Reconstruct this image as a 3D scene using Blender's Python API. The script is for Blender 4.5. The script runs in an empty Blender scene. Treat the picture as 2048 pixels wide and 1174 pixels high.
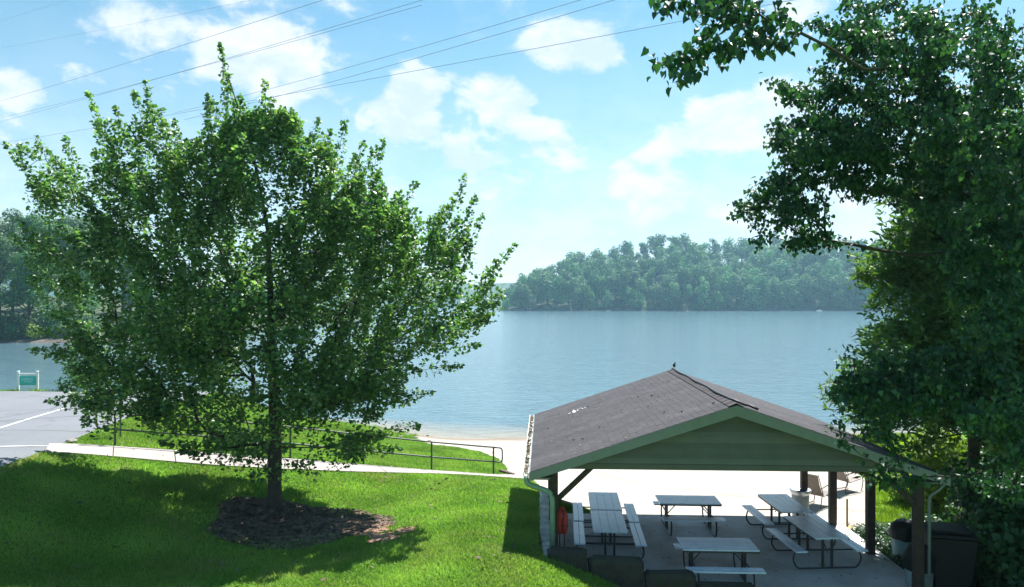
import bpy, math, random
import numpy as np
from mathutils import Vector, Matrix
from mathutils.geometry import delaunay_2d_cdt

random.seed(7)
RNG = np.random.default_rng(11)
SC = bpy.context.scene
COL = SC.collection
PI = math.pi
CAM_Z = 5.8
FPX, UC, VH = 1400.0, 1024.0, 600.0      # focal length, centre column and horizon row of the 2048 px wide photograph

# ------------------------------------------------------------------ camera
cam = bpy.data.objects.new('camera', bpy.data.cameras.new('camera'))
COL.objects.link(cam)
cam.location = (0, 0, CAM_Z)
cam.rotation_euler = (PI / 2, 0, 0)
cam.data.sensor_width = 36
cam.data.lens = 36 * FPX / 2048
cam.data.shift_y = 13 / 2048
cam.data.clip_start = 0.1
cam.data.clip_end = 4000
SC.camera = cam

# ------------------------------------------------------------------ light
SUN = Vector((0.30, 0.51, 1.0)).normalized()
SUN_EL = math.asin(SUN.z)
SUN_AZ = math.atan2(SUN.x, SUN.y)
sd = bpy.data.lights.new('sun', 'SUN')
sd.energy = 5.0
sd.angle = math.radians(0.53)
sd.color = (1.0, 0.975, 0.93)
sun = bpy.data.objects.new('sun', sd)
COL.objects.link(sun)
sun.rotation_euler = SUN.to_track_quat('Z', 'Y').to_euler()

SC.view_settings.view_transform = 'Standard'
SC.view_settings.look = 'None'
SC.view_settings.gamma = 1
SC.view_settings.use_curve_mapping = False
SC.view_settings.exposure = 1.35
SC.render.engine = 'CYCLES'
cy = SC.cycles
cy.max_bounces = 7
cy.diffuse_bounces = 3
cy.glossy_bounces = 3
cy.transmission_bounces = 4
cy.volume_bounces = 1
cy.transparent_max_bounces = 6
cy.caustics_reflective = False
cy.caustics_refractive = False
cy.sample_clamp_indirect = 4

CLOUD_GAIN = 7.2
SKY_STRENGTH = 0.057


def dir_px(u, v):
    return Vector(((u - UC) / FPX, 1.0, (VH - v) / FPX)).normalized()


def build_world():
    w = bpy.data.worlds.new('World')
    SC.world = w
    w.use_nodes = True
    nt = w.node_tree
    N, L = nt.nodes, nt.links
    N.clear()
    out = N.new('ShaderNodeOutputWorld')
    bg = N.new('ShaderNodeBackground')
    bg.inputs[1].default_value = SKY_STRENGTH
    L.new(bg.outputs[0], out.inputs[0])
    sky = N.new('ShaderNodeTexSky')
    sky.sky_type = 'NISHITA'
    sky.sun_disc = False
    sky.sun_elevation = SUN_EL
    sky.sun_rotation = SUN_AZ
    sky.altitude = 200
    sky.air_density = 1.0
    sky.dust_density = 0.3
    sky.ozone_density = 3.0
    tc = N.new('ShaderNodeTexCoord')
    D = tc.outputs['Generated']

    def M(op, a, b=None, c=None, clamp=False):
        n = N.new('ShaderNodeMath'); n.operation = op; n.use_clamp = clamp
        for i, x in enumerate((a, b, c)):
            if x is None: continue
            if isinstance(x, (int, float)): n.inputs[i].default_value = x
            else: L.new(x, n.inputs[i])
        return n.outputs[0]

    def V(op, a, b=None):
        n = N.new('ShaderNodeVectorMath'); n.operation = op
        for i, x in enumerate((a, b)):
            if x is None: continue
            if isinstance(x, (tuple, list, Vector)): n.inputs[i].default_value = tuple(x)
            else: L.new(x, n.inputs[i])
        return n.outputs['Value'] if op in ('DOT_PRODUCT', 'LENGTH') else n.outputs[0]

    def noise(vec, scale, detail, rough=0.55, dist=0.0):
        n = N.new('ShaderNodeTexNoise'); n.inputs['Scale'].default_value = scale
        n.inputs['Detail'].default_value = detail; n.inputs['Roughness'].default_value = rough
        n.inputs['Distortion'].default_value = dist
        L.new(vec, n.inputs['Vector']); return n.outputs['Fac']

    def ramp(x, lo, hi):
        n = N.new('ShaderNodeMapRange'); n.interpolation_type = 'SMOOTHSTEP'
        L.new(x, n.inputs[0])
        n.inputs[1].default_value = lo; n.inputs[2].default_value = hi
        return n.outputs[0]
    # fair-weather clouds: (u, v, half width, half height, amount) of the heaps seen over the lake
    heaps = [(330, 60, 160, 85, .9), (480, 120, 190, 110, .95), (560, 190, 90, 70, .6), (600, 60, 80, 60, .5),
             (20, 180, 60, 55, .9), (160, 150, 55, 35, .55), (75, 205, 40, 20, .4),
             (830, 175, 55, 45, 1.0), (790, 245, 100, 45, 1.0), (1000, 215, 80, 55, 1.0), (1060, 265, 70, 35, .8), (920, 230, 40, 40, .5),
             (1140, 80, 90, 45, .85), (1210, 110, 50, 35, .7), (1275, 90, 22, 14, .5),
             (1440, 262, 130, 62, 1.15), (1345, 300, 70, 45, .9), (1560, 250, 90, 80, 1.0), (1590, 30, 50, 60, .5),
             (1000, 320, 130, 35, .75), (1180, 330, 170, 40, .75), (1080, 380, 240, 45, .55), (1300, 400, 260, 50, .55), (1550, 430, 200, 70, .6),
             (800, 370, 90, 40, .5), (1120, 330, 300, 80, .72), (950, 270, 160, 60, .6), (1330, 380, 220, 80, .7), (700, 300, 120, 60, .4), (1150, 450, 330, 40, .5), (700, 30, 60, 25, .3)]
    tot = None
    for (u, v, ru, rv, a) in heaps:
        c = dir_px(u, v)
        right = Vector((c.y, -c.x, 0)).normalized()
        up = right.cross(c).normalized()
        d = V('SUBTRACT', D, c)
        x = M('MULTIPLY', V('DOT_PRODUCT', d, right), FPX / (ru * 1.02))
        y = M('MULTIPLY', V('DOT_PRODUCT', d, up), FPX / (rv * 1.02))
        z = M('MULTIPLY', V('DOT_PRODUCT', d, c), 3.0)
        r2 = M('ADD', M('ADD', M('MULTIPLY', x, x), M('MULTIPLY', y, y)), M('MULTIPLY', z, z))
        g = M('MULTIPLY', M('EXPONENT', M('MULTIPLY', r2, -1.0)), a)
        tot = g if tot is None else M('MAXIMUM', tot, g)
    mp = N.new('ShaderNodeMapping'); mp.inputs['Scale'].default_value = (1, 1, 1.6)
    L.new(D, mp.inputs[0])
    n1 = noise(mp.outputs[0], 11.0, 9, 0.58, 0.25)
    n2 = noise(mp.outputs[0], 2.6, 3, 0.5)
    field = M('ADD', M('ADD', M('MULTIPLY', M('SUBTRACT', n1, .5), 1.7), M('MULTIPLY', M('SUBTRACT', n2, .5), 0.5)), M('MULTIPLY', tot, 0.62))
    dens = ramp(field, 0.16, 0.50)
    soft = ramp(field, 0.02, 0.6)
    # haze of thin cloud towards the horizon
    sep = N.new('ShaderNodeSeparateXYZ'); L.new(D, sep.inputs[0])
    low = M('MULTIPLY', M('SUBTRACT', 1.0, ramp(sep.outputs['Z'], 0.02, 0.42)), 0.58)
    cover = M('MAXIMUM', M('MULTIPLY', dens, 0.95), M('MAXIMUM', M('MULTIPLY', soft, 0.42), low))
    # cloud shading put into the colour: noise mixes bright white and blue-grey
    body = ramp(noise(mp.outputs[0], 14.0, 5, 0.6, 0.2), 0.35, 0.65)
    cc = N.new('ShaderNodeMix'); cc.data_type = 'RGBA'
    L.new(body, cc.inputs[0])
    cc.inputs[6].default_value = (.72 * CLOUD_GAIN, .86 * CLOUD_GAIN, 1.0 * CLOUD_GAIN, 1)
    cc.inputs[7].default_value = (1.0 * CLOUD_GAIN, 1.03 * CLOUD_GAIN, 1.06 * CLOUD_GAIN, 1)
    mx = N.new('ShaderNodeMix'); mx.data_type = 'RGBA'
    L.new(cover, mx.inputs[0])
    hs = N.new('ShaderNodeHueSaturation'); hs.inputs['Saturation'].default_value = 1.1; hs.inputs['Hue'].default_value = .472; hs.inputs['Value'].default_value = 1.1
    L.new(sky.outputs[0], hs.inputs['Color'])
    L.new(hs.outputs[0], mx.inputs[6])
    L.new(cc.outputs[2], mx.inputs[7])
    L.new(mx.outputs[2], bg.inputs[0])


build_world()

# ------------------------------------------------------------------ helpers


def P(u, v, Y):
    """the point of the place at depth Y seen at column u, row v of the photograph (used to measure the place)"""
    return Vector(((u - UC) / FPX * Y, Y, CAM_Z - (v - VH) / FPX * Y))


def tag(o, label=None, cat=None, group=None, kind=None):
    if label: o['label'] = label
    if cat: o['category'] = cat
    if group: o['group'] = group
    if kind: o['kind'] = kind
    return o


def empty(name, loc=(0, 0, 0), rz=0.0, parent=None):
    o = bpy.data.objects.new(name, None)
    o.empty_display_size = 0.2
    COL.objects.link(o)
    o.location = loc
    o.rotation_euler = (0, 0, rz)
    if parent: o.parent = parent
    return o


def fast_mesh(name, verts, tri=None, quad=None, mat=None, parent=None, face_rnd=None, smooth=False):
    verts = np.asarray(verts, np.float32).reshape(-1, 3)
    faces = []
    nt = 0 if tri is None else len(tri)
    nq = 0 if quad is None else len(quad)
    loops = []
    if nt: loops.append(np.asarray(tri, np.int32).ravel())
    if nq: loops.append(np.asarray(quad, np.int32).ravel())
    loops = np.concatenate(loops)
    starts = np.concatenate([np.arange(nt) * 3, nt * 3 + np.arange(nq) * 4]).astype(np.int32)
    me = bpy.data.meshes.new(name)
    me.vertices.add(len(verts)); me.vertices.foreach_set('co', verts.ravel())
    me.loops.add(len(loops)); me.loops.foreach_set('vertex_index', loops)
    me.polygons.add(nt + nq); me.polygons.foreach_set('loop_start', starts)
    if face_rnd is not None:
        at = me.attributes.new('rnd', 'FLOAT', 'FACE')
        at.data.foreach_set('value', np.asarray(face_rnd, np.float32))
    me.update(calc_edges=True)
    if smooth:
        me.polygons.foreach_set('use_smooth', np.ones(nt + nq, bool))
    if mat: me.materials.append(mat)
    o = bpy.data.objects.new(name, me)
    COL.objects.link(o)
    if parent: o.parent = parent
    return o


class MB:
    def __init__(self):
        self.v = []; self.f = []; self.r = []

    def add(self, vs, fs, rnd=None):
        b = len(self.v)
        self.v += [tuple(p) for p in vs]
        self.f += [tuple(b + i for i in f) for f in fs]
        self.r += [random.random() if rnd is None else rnd] * len(fs)
        return self

    def box(self, c, s, rot=None, bev=0.0, rnd=None):
        x, y, z = s[0] / 2, s[1] / 2, s[2] / 2
        if bev <= 0:
            vs = [Vector((sx * x, sy * y, sz * z)) for sz in (-1, 1) for sy in (-1, 1) for sx in (-1, 1)]
            fs = [(0, 2, 3, 1), (4, 5, 7, 6), (0, 1, 5, 4), (2, 6, 7, 3), (0, 4, 6, 2), (1, 3, 7, 5)]
        else:
            b = min(bev, x * .9, y * .9, z * .9)
            vs = []; ring = []
            def loop(zz, i):
                return [Vector(p) for p in ((-x + i + b, -y + i, zz), (x - i - b, -y + i, zz), (x - i, -y + i + b, zz), (x - i, y - i - b, zz),
                                            (x - i - b, y - i, zz), (-x + i + b, y - i, zz), (-x + i, y - i - b, zz), (-x + i, -y + i + b, zz))]
            for zz, i in ((-z, b), (-z + b, 0), (z - b, 0), (z, b)):
                vs += loop(zz, i)
            fs = [tuple(range(7, -1, -1)), tuple(range(24, 32))]
            for k in range(3):
                for j in range(8):
                    fs.append((k * 8 + j, k * 8 + (j + 1) % 8, k * 8 + 8 + (j + 1) % 8, k * 8 + 8 + j))
        c = Vector(c)
        if rot is not None: vs = [rot @ p for p in vs]
        return self.add([p + c for p in vs], fs, rnd)

    def bar(self, a, b, w, h, up=Vector((0, 0, 1)), bev=0.0, rnd=None):
        a, b = Vector(a), Vector(b)
        d = (b - a)
        L_ = d.length; d.normalize()
        up = Vector(up)
        if abs(d.dot(up)) > .99: up = Vector((0, 1, 0))
        s = d.cross(up).normalized(); t = s.cross(d).normalized()
        R = Matrix((s, d, t)).transposed()
        return self.box((a + b) / 2, (w, L_, h), R, bev, rnd)

    def tube(self, pts, r, n=8, cap=True, rnd=None):
        pts = [Vector(p) for p in pts]
        if not isinstance(r, (list, tuple)): r = [r] * len(pts)
        vs = []; fs = []
        prev = None
        for i, p in enumerate(pts):
            d = (pts[min(i + 1, len(pts) - 1)] - pts[max(i - 1, 0)]).normalized()
            if prev is None:
                a = Vector((0, 0, 1)) if abs(d.z) < .9 else Vector((1, 0, 0))
                s = d.cross(a).normalized()
            else:
                s = (prev - d * prev.dot(d)).normalized()
            prev = s
            t = d.cross(s)
            for k in range(n):
                an = 2 * PI * k / n
                vs.append(p + (s * math.cos(an) + t * math.sin(an)) * r[i])
        for i in range(len(pts) - 1):
            for k in range(n):
                fs.append((i * n + k, i * n + (k + 1) % n, (i + 1) * n + (k + 1) % n, (i + 1) * n + k))
        if cap:
            fs.append(tuple(range(n - 1, -1, -1)))
            fs.append(tuple(range((len(pts) - 1) * n, len(pts) * n)))
        return self.add(vs, fs, rnd)

    def lathe(self, c, prof, n=20, sx=1, sy=1, cap=True, rnd=None):
        c = Vector(c); vs = []; fs = []
        for (r, z) in prof:
            for k in range(n):
                a = 2 * PI * k / n
                vs.append(c + Vector((r * sx * math.cos(a), r * sy * math.sin(a), z)))
        for i in range(len(prof) - 1):
            for k in range(n):
                fs.append((i * n + k, i * n + (k + 1) % n, (i + 1) * n + (k + 1) % n, (i + 1) * n + k))
        if cap:
            fs.append(tuple(range(n - 1, -1, -1)))
            fs.append(tuple(range((len(prof) - 1) * n, len(prof) * n)))
        return self.add(vs, fs, rnd)

    def build(self, name, mat, parent=None, smooth=False):
        me = bpy.data.meshes.new(name)
        me.from_pydata(self.v, [], self.f)
        at = me.attributes.new('rnd', 'FLOAT', 'FACE')
        at.data.foreach_set('value', self.r)
        if smooth:
            me.polygons.foreach_set('use_smooth', [True] * len(self.f))
        if mat: me.materials.append(mat)
        me.update()
        o = bpy.data.objects.new(name, me)
        COL.objects.link(o)
        if parent: o.parent = parent
        return o


def copy_tree(o, parent=None):
    c = o.copy(); COL.objects.link(c)
    if parent: c.parent = parent
    for ch in [k for k in bpy.data.objects if k.parent == o]:
        copy_tree(ch, c)
    return c


# ------------------------------------------------------------------ materials
def new_mat(name):
    m = bpy.data.materials.new(name); m.use_nodes = True
    nt = m.node_tree
    return m, nt, nt.nodes['Principled BSDF'], nt.nodes['Material Output']


def ramp_node(nt, fac, stops):
    r = nt.nodes.new('ShaderNodeValToRGB')
    el = r.color_ramp.elements
    while len(el) < len(stops): el.new(0.5)
    for e, (p, c) in zip(el, stops):
        e.position = p; e.color = (*c, 1)
    nt.links.new(fac, r.inputs[0])
    return r.outputs[0]


def tex_noise(nt, scale, detail=4, rough=.55, vec=None, dist=0):
    n = nt.nodes.new('ShaderNodeTexNoise')
    n.inputs['Scale'].default_value = scale; n.inputs['Detail'].default_value = detail
    n.inputs['Roughness'].default_value = rough; n.inputs['Distortion'].default_value = dist
    if vec is None:
        tc = nt.nodes.new('ShaderNodeTexCoord'); vec = tc.outputs['Object']
    nt.links.new(vec, n.inputs['Vector'])
    return n.outputs['Fac']


def mixc(nt, fac, a, b, mode='MIX'):
    m = nt.nodes.new('ShaderNodeMix'); m.data_type = 'RGBA'; m.blend_type = mode
    for i, x in ((0, fac), (6, a), (7, b)):
        if isinstance(x, (int, float)): m.inputs[i].default_value = x
        elif isinstance(x, tuple): m.inputs[i].default_value = (*x, 1)
        else: nt.links.new(x, m.inputs[i])
    return m.outputs[2]


def bump(nt, fac, strength, dist, bsdf):
    b = nt.nodes.new('ShaderNodeBump')
    b.inputs['Strength'].default_value = strength; b.inputs['Distance'].default_value = dist
    nt.links.new(fac, b.inputs['Height']); nt.links.new(b.outputs[0], bsdf.inputs['Normal'])


def geo_pos(nt):
    g = nt.nodes.new('ShaderNodeNewGeometry'); return g.outputs['Position']


def mat_simple(name, col, rough=.6, var=.25, scale=8, metal=0, bmp=0.0, bscale=40, world=False, stops=None, detail=5, rvar=None):
    m, nt, b, o = new_mat(name)
    vec = geo_pos(nt) if world else None
    f = tex_noise(nt, scale, detail, .6, vec)
    if stops is None:
        lo = tuple(c * (1 - var) for c in col); hi = tuple(min(1, c * (1 + var)) for c in col)
        stops = [(.3, lo), (.7, hi)]
    c = ramp_node(nt, f, stops)
    at = nt.nodes.new('ShaderNodeAttribute'); at.attribute_name = 'rnd'
    mul = nt.nodes.new('ShaderNodeMapRange'); nt.links.new(at.outputs['Fac'], mul.inputs[0])
    rv_ = var * .5 if rvar is None else rvar
    mul.inputs[3].default_value = 1 - rv_; mul.inputs[4].default_value = 1 + rv_
    hs = nt.nodes.new('ShaderNodeHueSaturation'); nt.links.new(c, hs.inputs['Color']); nt.links.new(mul.outputs[0], hs.inputs['Value'])
    nt.links.new(hs.outputs[0], b.inputs['Base Color'])
    b.inputs['Roughness'].default_value = rough; b.inputs['Metallic'].default_value = metal
    if bmp: bump(nt, tex_noise(nt, bscale, 4, .6, vec), bmp, .02, b)
    return m


def mat_leaf(name, dark, mid, light, rough=.42, trans=.32, tcol=None, spec=.5, autumn=None, patch=None, vary=False):
    m, nt, b, o = new_mat(name)
    at = nt.nodes.new('ShaderNodeAttribute'); at.attribute_name = 'rnd'
    stops = [(0, dark), (.5, mid), (1, light)]
    if autumn: stops = [(0, dark), (.5, mid), (.965, light), (.985, autumn)]
    c = ramp_node(nt, at.outputs['Fac'], stops)
    big = tex_noise(nt, .55, 2, .5, geo_pos(nt))
    mr = nt.nodes.new('ShaderNodeMapRange'); nt.links.new(big, mr.inputs[0])
    mr.inputs[1].default_value = .3; mr.inputs[2].default_value = .7; mr.inputs[3].default_value = .78; mr.inputs[4].default_value = 1.2
    hs = nt.nodes.new('ShaderNodeHueSaturation'); nt.links.new(c, hs.inputs['Color']); nt.links.new(mr.outputs[0], hs.inputs['Value'])
    if patch:
        p1 = tex_noise(nt, .9, 5, .65, geo_pos(nt), .5)
        pr = nt.nodes.new('ShaderNodeMapRange'); nt.links.new(p1, pr.inputs[0])
        pr.inputs[1].default_value = .48; pr.inputs[2].default_value = .75; pr.inputs[3].default_value = 0; pr.inputs[4].default_value = .75
        hcol = mixc(nt, pr.outputs[0], hs.outputs[0], patch)
    else:
        hcol = hs.outputs[0]
    if vary:
        oi = nt.nodes.new('ShaderNodeObjectInfo')
        wn = nt.nodes.new('ShaderNodeTexWhiteNoise'); wn.noise_dimensions = '3D'
        nt.links.new(oi.outputs['Location'], wn.inputs['Vector'])
        sp_ = nt.nodes.new('ShaderNodeSeparateColor'); nt.links.new(wn.outputs['Color'], sp_.inputs[0])
        h2 = nt.nodes.new('ShaderNodeHueSaturation')
        for k_, (lo_, hi_), nm_ in ((0, (.475, .525), 'Hue'), (1, (.7, 1.1), 'Saturation'), (2, (.62, 1.4), 'Value')):
            q_ = nt.nodes.new('ShaderNodeMapRange'); nt.links.new(sp_.outputs[k_], q_.inputs[0])
            q_.inputs[3].default_value = lo_; q_.inputs[4].default_value = hi_
            nt.links.new(q_.outputs[0], h2.inputs[nm_])
        nt.links.new(hcol, h2.inputs['Color']); hcol = h2.outputs[0]
    nt.links.new(hcol, b.inputs['Base Color'])
    b.inputs['Roughness'].default_value = rough
    b.inputs['Specular IOR Level'].default_value = spec
    t = nt.nodes.new('ShaderNodeBsdfTranslucent')
    tc = mixc(nt, 1.0, hcol, tcol or (1.5, 1.7, .6), 'MULTIPLY')
    nt.links.new(tc, t.inputs['Color'])
    mx = nt.nodes.new('ShaderNodeMixShader'); mx.inputs[0].default_value = trans
    nt.links.new(b.outputs[0], mx.inputs[1]); nt.links.new(t.outputs[0], mx.inputs[2])
    nt.links.new(mx.outputs[0], o.inputs['Surface'])
    return m


MT = {}
MT['maple'] = mat_leaf('maple_leaf', (.034, .105, .040), (.105, .215, .068), (.240, .340, .140), rough=.42, trans=.42, spec=.5, tcol=(1.3, 1.55, .6))
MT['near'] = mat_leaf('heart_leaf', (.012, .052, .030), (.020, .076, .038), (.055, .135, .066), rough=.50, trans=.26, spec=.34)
MT['conifer'] = mat_leaf('feathery_needles', (.040, .100, .026), (.075, .150, .036), (.130, .210, .050), rough=.55, trans=.35)
MT['bush'] = mat_leaf('bush_leaf', (.016, .060, .022), (.030, .090, .028), (.060, .130, .035), rough=.42, trans=.28)
MT['lime'] = mat_leaf('lime_leaf', (.090, .150, .020), (.150, .230, .028), (.230, .310, .040), rough=.5, trans=.42)
MT['far'] = mat_leaf('far_foliage', (.026, .098, .040), (.060, .172, .060), (.125, .260, .082), rough=.7, trans=.18, spec=.2, vary=True)
MT['shore'] = mat_leaf('shore_foliage', (.028, .095, .036), (.055, .155, .048), (.11, .235, .062), rough=.6, trans=.25, spec=.3, vary=True)
MT['grass'] = mat_leaf('grass_blade', (.085, .190, .032), (.190, .325, .062), (.300, .420, .110), rough=.6, trans=.42, spec=.2, tcol=(1.3, 1.45, .65), autumn=(.42, .38, .20), patch=(.27, .30, .12))
MT['bark'] = mat_simple('bark', (.052, .043, .036), .9, .45, 6, bmp=.8, bscale=30)
MT['twig'] = mat_simple('twig_bark', (.06, .045, .035), .9, .3, 6)
MT['post'] = mat_simple('dark_stained_timber', (.050, .034, .026), .75, .35, 10, bmp=.4, bscale=50)
MT['beam'] = mat_simple('brown_timber', (.12, .075, .05), .75, .3, 10, bmp=.3)
MT['trim'] = mat_simple('sage_green_trim', (.175, .215, .210), .5, .08, 6)
MT['siding'] = mat_simple('olive_green_siding', (.128, .145, .128), .6, .10, 3, rvar=.24)
MT['gutter'] = mat_simple('pale_gutter_paint', (.60, .61, .56), .5, .30, 14)
MT['spout'] = mat_simple('sage_downspout_paint', (.20, .33, .25), .45, .12, 6)
MT['shingle'] = mat_simple('weathered_shingle', (.042, .037, .043), .92, .22, 1.3, bmp=.6, bscale=120)
MT['ridgecap'] = mat_simple('ridge_shingle', (.045, .040, .045), .92, .25, 3, bmp=.5, bscale=120)
MT['black'] = mat_simple('black_cable', (.012, .013, .016), .5, .3, 6)
MT['conc'] = mat_simple('slab_concrete', (.36, .36, .37), .85, .22, .9, bmp=.25, bscale=60, stops=[(.28, (.30, .295, .295)), (.45, (.45, .445, .44)), (.6, (.54, .54, .555)), (.78, (.44, .40, .37))])
MT['pathconc'] = mat_simple('path_concrete', (.31, .275, .255), .9, .18, 2.2, bmp=.2, bscale=60)
_tt =  mat_simple('blue_grey_table_plank', (.58, .70, .84), .26, .10, 5, stops=[(.25, (.42, .52, .64)), (.42, (.62, .75, .90)), (.7, (.68, .81, .95))], detail=8)
_tt.node_tree.nodes['Principled BSDF'].inputs['Specular IOR Level'].default_value = .9
MT['tabletop'] = _tt
MT['frame'] = mat_simple('dark_table_steel', (.030, .032, .036), .5, .3, 10)
MT['rail'] = mat_simple('green_grey_railing_paint', (.040, .050, .045), .5, .2, 10)
MT['stone'] = mat_simple('stacked_fieldstone', (.66, .65, .64), .9, .35, 5, bmp=.8, bscale=22)
MT['mossy'] = mat_simple('mossy_boulder', (.085, .080, .062), .95, .5, 4, bmp=1, bscale=14, stops=[(.3, (.022, .022, .018)), (.5, (.050, .048, .038)), (.72, (.034, .052, .024))])
MT['rock'] = mat_simple('shore_rock', (.22, .20, .18), .9, .4, 3, bmp=.8, bscale=14)
MT['galv'] = mat_simple('galvanised_metal', (.46, .50, .54), .35, .2, 8, metal=.7)
MT['galvbody'] = mat_simple('grey_bin_metal', (.20, .25, .28), .5, .25, 7)
MT['bag'] = mat_simple('black_bin_bag', (.005, .005, .007), .6, .3, 9, bmp=.8, bscale=16)
MT['blackplastic'] = mat_simple('black_bin_plastic', (.005, .005, .006), .65, .25, 6)
MT['paleblue'] = mat_simple('pale_blue_bin', (.22, .36, .42), .5, .15, 6)
MT['red'] = mat_simple('red_vest_fabric', (.42, .035, .025), .7, .25, 10)
MT['strap'] = mat_simple('black_strap', (.02, .02, .022), .7, .2, 10)
MT['yellow'] = mat_simple('yellow_ochre_paint', (.42, .25, .035), .65, .3, 8)
MT['chair'] = mat_simple('brown_chair_mesh', (.20, .165, .14), .7, .25, 20)
MT['chairframe'] = mat_simple('brown_chair_frame', (.12, .10, .09), .5, .2, 10)
MT['signgreen'] = mat_simple('teal_green_sign', (.04, .46, .42), .5, .2, 5)
MT['signtext'] = mat_simple('pale_sign_lettering', (.5, .8, .75), .6, .1, 5)
MT['white'] = mat_simple('white_post_paint', (.72, .75, .72), .5, .10, 8)
MT['signblue'] = mat_simple('cyan_blue_sign', (.03, .52, .72), .45, .1, 5)
MT['steel'] = mat_simple('grey_sign_post', (.16, .18, .17), .5, .2, 9)
MT['wire'] = mat_simple('power_line_cable', (.22, .26, .32), .6, .1, 1)
MT['bird'] = mat_simple('black_feathers', (.012, .012, .014), .6, .3, 20)
MT['boat'] = mat_simple('white_boat_hull', (.75, .75, .72), .4, .08, 2)
MT['linepaint'] = mat_simple('worn_line_paint', (.66, .68, .68), .8, .18, 3, stops=[(.36, (.20, .21, .23)), (.46, (.48, .50, .51)), (.7, (.60, .62, .62))], detail=9)
MT['mulchchip'] = mat_simple('mulch_chip', (.12, .085, .065), .95, .7, 4)
MT['litter'] = mat_simple('leaf_litter', (.12, .09, .06), .95, .5, 4)


def mat_shingle():
    m, nt, b, o = new_mat('weathered_shingle')
    tc = nt.nodes.new('ShaderNodeTexCoord')
    mp = nt.nodes.new('ShaderNodeMapping'); mp.inputs['Scale'].default_value = (.22, 1.5, .22)
    nt.links.new(tc.outputs['Object'], mp.inputs[0])
    st = tex_noise(nt, 1.2, 4, .55, mp.outputs[0]); gr = tex_noise(nt, 90, 3, .6)
    c = ramp_node(nt, st, [(.32, (.028, .026, .032)), (.55, (.039, .036, .042)), (.72, (.051, .047, .052))])
    c = mixc(nt, .45, c, ramp_node(nt, gr, [(.3, (.5, .5, .5)), (.7, (1.5, 1.5, 1.5))]), 'MULTIPLY')
    at = nt.nodes.new('ShaderNodeAttribute'); at.attribute_name = 'rnd'
    mr = nt.nodes.new('ShaderNodeMapRange'); nt.links.new(at.outputs['Fac'], mr.inputs[0]); mr.inputs[3].default_value = .84; mr.inputs[4].default_value = 1.16
    hs = nt.nodes.new('ShaderNodeHueSaturation'); nt.links.new(c, hs.inputs['Color']); nt.links.new(mr.outputs[0], hs.inputs['Value'])
    nt.links.new(hs.outputs[0], b.inputs['Base Color']); b.inputs['Roughness'].default_value = .92
    bump(nt, gr, .6, .02, b)
    return m


def mat_ground():
    m, nt, b, o = new_mat('ground_turf')
    pos = geo_pos(nt)
    f1 = tex_noise(nt, .45, 5, .6, pos); f2 = tex_noise(nt, 7, 5, .65, pos); f3 = tex_noise(nt, 1.6, 4, .6, pos)
    a = ramp_node(nt, f1, [(.35, (.090, .205, .024)), (.55, (.125, .250, .032)), (.75, (.170, .280, .050))])
    d = ramp_node(nt, f2, [(.3, (.45, .5, .45)), (.7, (1.15, 1.1, 1.0))])
    c = mixc(nt, 1.0, a, d, 'MULTIPLY')
    dry = ramp_node(nt, f3, [(.60, (0, 0, 0)), (.80, (1, 1, 1))])
    sep = nt.nodes.new('ShaderNodeSeparateColor'); nt.links.new(dry, sep.inputs[0])
    mu = nt.nodes.new('ShaderNodeMath'); mu.operation = 'MULTIPLY'; mu.inputs[1].default_value = .4
    nt.links.new(sep.outputs[0], mu.inputs[0])
    c = mixc(nt, mu.outputs[0], c, (.16, .19, .06))
    nt.links.new(c, b.inputs['Base Color'])
    b.inputs['Roughness'].default_value = .9; b.inputs['Specular IOR Level'].default_value = .1
    bump(nt, f2, .6, .05, b)
    return m


def mat_sand():
    m, nt, b, o = new_mat('beach_sand')
    pos = geo_pos(nt)
    f1 = tex_noise(nt, .7, 5, .6, pos); f2 = tex_noise(nt, 9, 4, .6, pos)
    c = ramp_node(nt, f1, [(.3, (.33, .295, .255)), (.7, (.42, .38, .335))])
    c = mixc(nt, .25, c, ramp_node(nt, f2, [(.3, (.26, .235, .205)), (.7, (.50, .46, .41))]))
    sep = nt.nodes.new('ShaderNodeSeparateXYZ'); nt.links.new(pos, sep.inputs[0])
    wet = nt.nodes.new('ShaderNodeMapRange'); nt.links.new(sep.outputs['Z'], wet.inputs[0])
    wet.inputs[1].default_value = -1.36; wet.inputs[2].default_value = -1.46
    c = mixc(nt, wet.outputs[0], c, (.20, .15, .11))
    nt.links.new(c, b.inputs['Base Color']); b.inputs['Roughness'].default_value = .95
    bump(nt, f2, 1.0, .08, b)
    return m


def mat_asphalt():
    m, nt, b, o = new_mat('worn_asphalt')
    pos = geo_pos(nt)
    f1 = tex_noise(nt, .35, 5, .6, pos); f2 = tex_noise(nt, 40, 3, .6, pos)
    c = ramp_node(nt, f1, [(.3, (.088, .098, .115)), (.7, (.118, .130, .150))])
    c = mixc(nt, .3, c, ramp_node(nt, f2, [(.3, (.08, .08, .09)), (.7, (.30, .30, .31))]))
    f3 = tex_noise(nt, .9, 6, .7, pos, .6)
    c = mixc(nt, 1.0, c, ramp_node(nt, f3, [(.30, (.62, .62, .64)), (.42, (1, 1, 1)), (.68, (1, 1, 1)), (.76, (1.2, 1.18, 1.15))]), 'MULTIPLY')
    v = nt.nodes.new('ShaderNodeTexVoronoi'); v.feature = 'DISTANCE_TO_EDGE'; v.inputs['Scale'].default_value = .16
    nt.links.new(pos, v.inputs['Vector'])
    cr = ramp_node(nt, v.outputs['Distance'], [(0, (1, 1, 1)), (.012, (0, 0, 0))])
    sp = nt.nodes.new('ShaderNodeSeparateColor'); nt.links.new(cr, sp.inputs[0])
    c = mixc(nt, sp.outputs[0], c, (.07, .07, .075))
    nt.links.new(c, b.inputs['Base Color']); b.inputs['Roughness'].default_value = .85
    bump(nt, f2, .3, .01, b)
    return m


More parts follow.
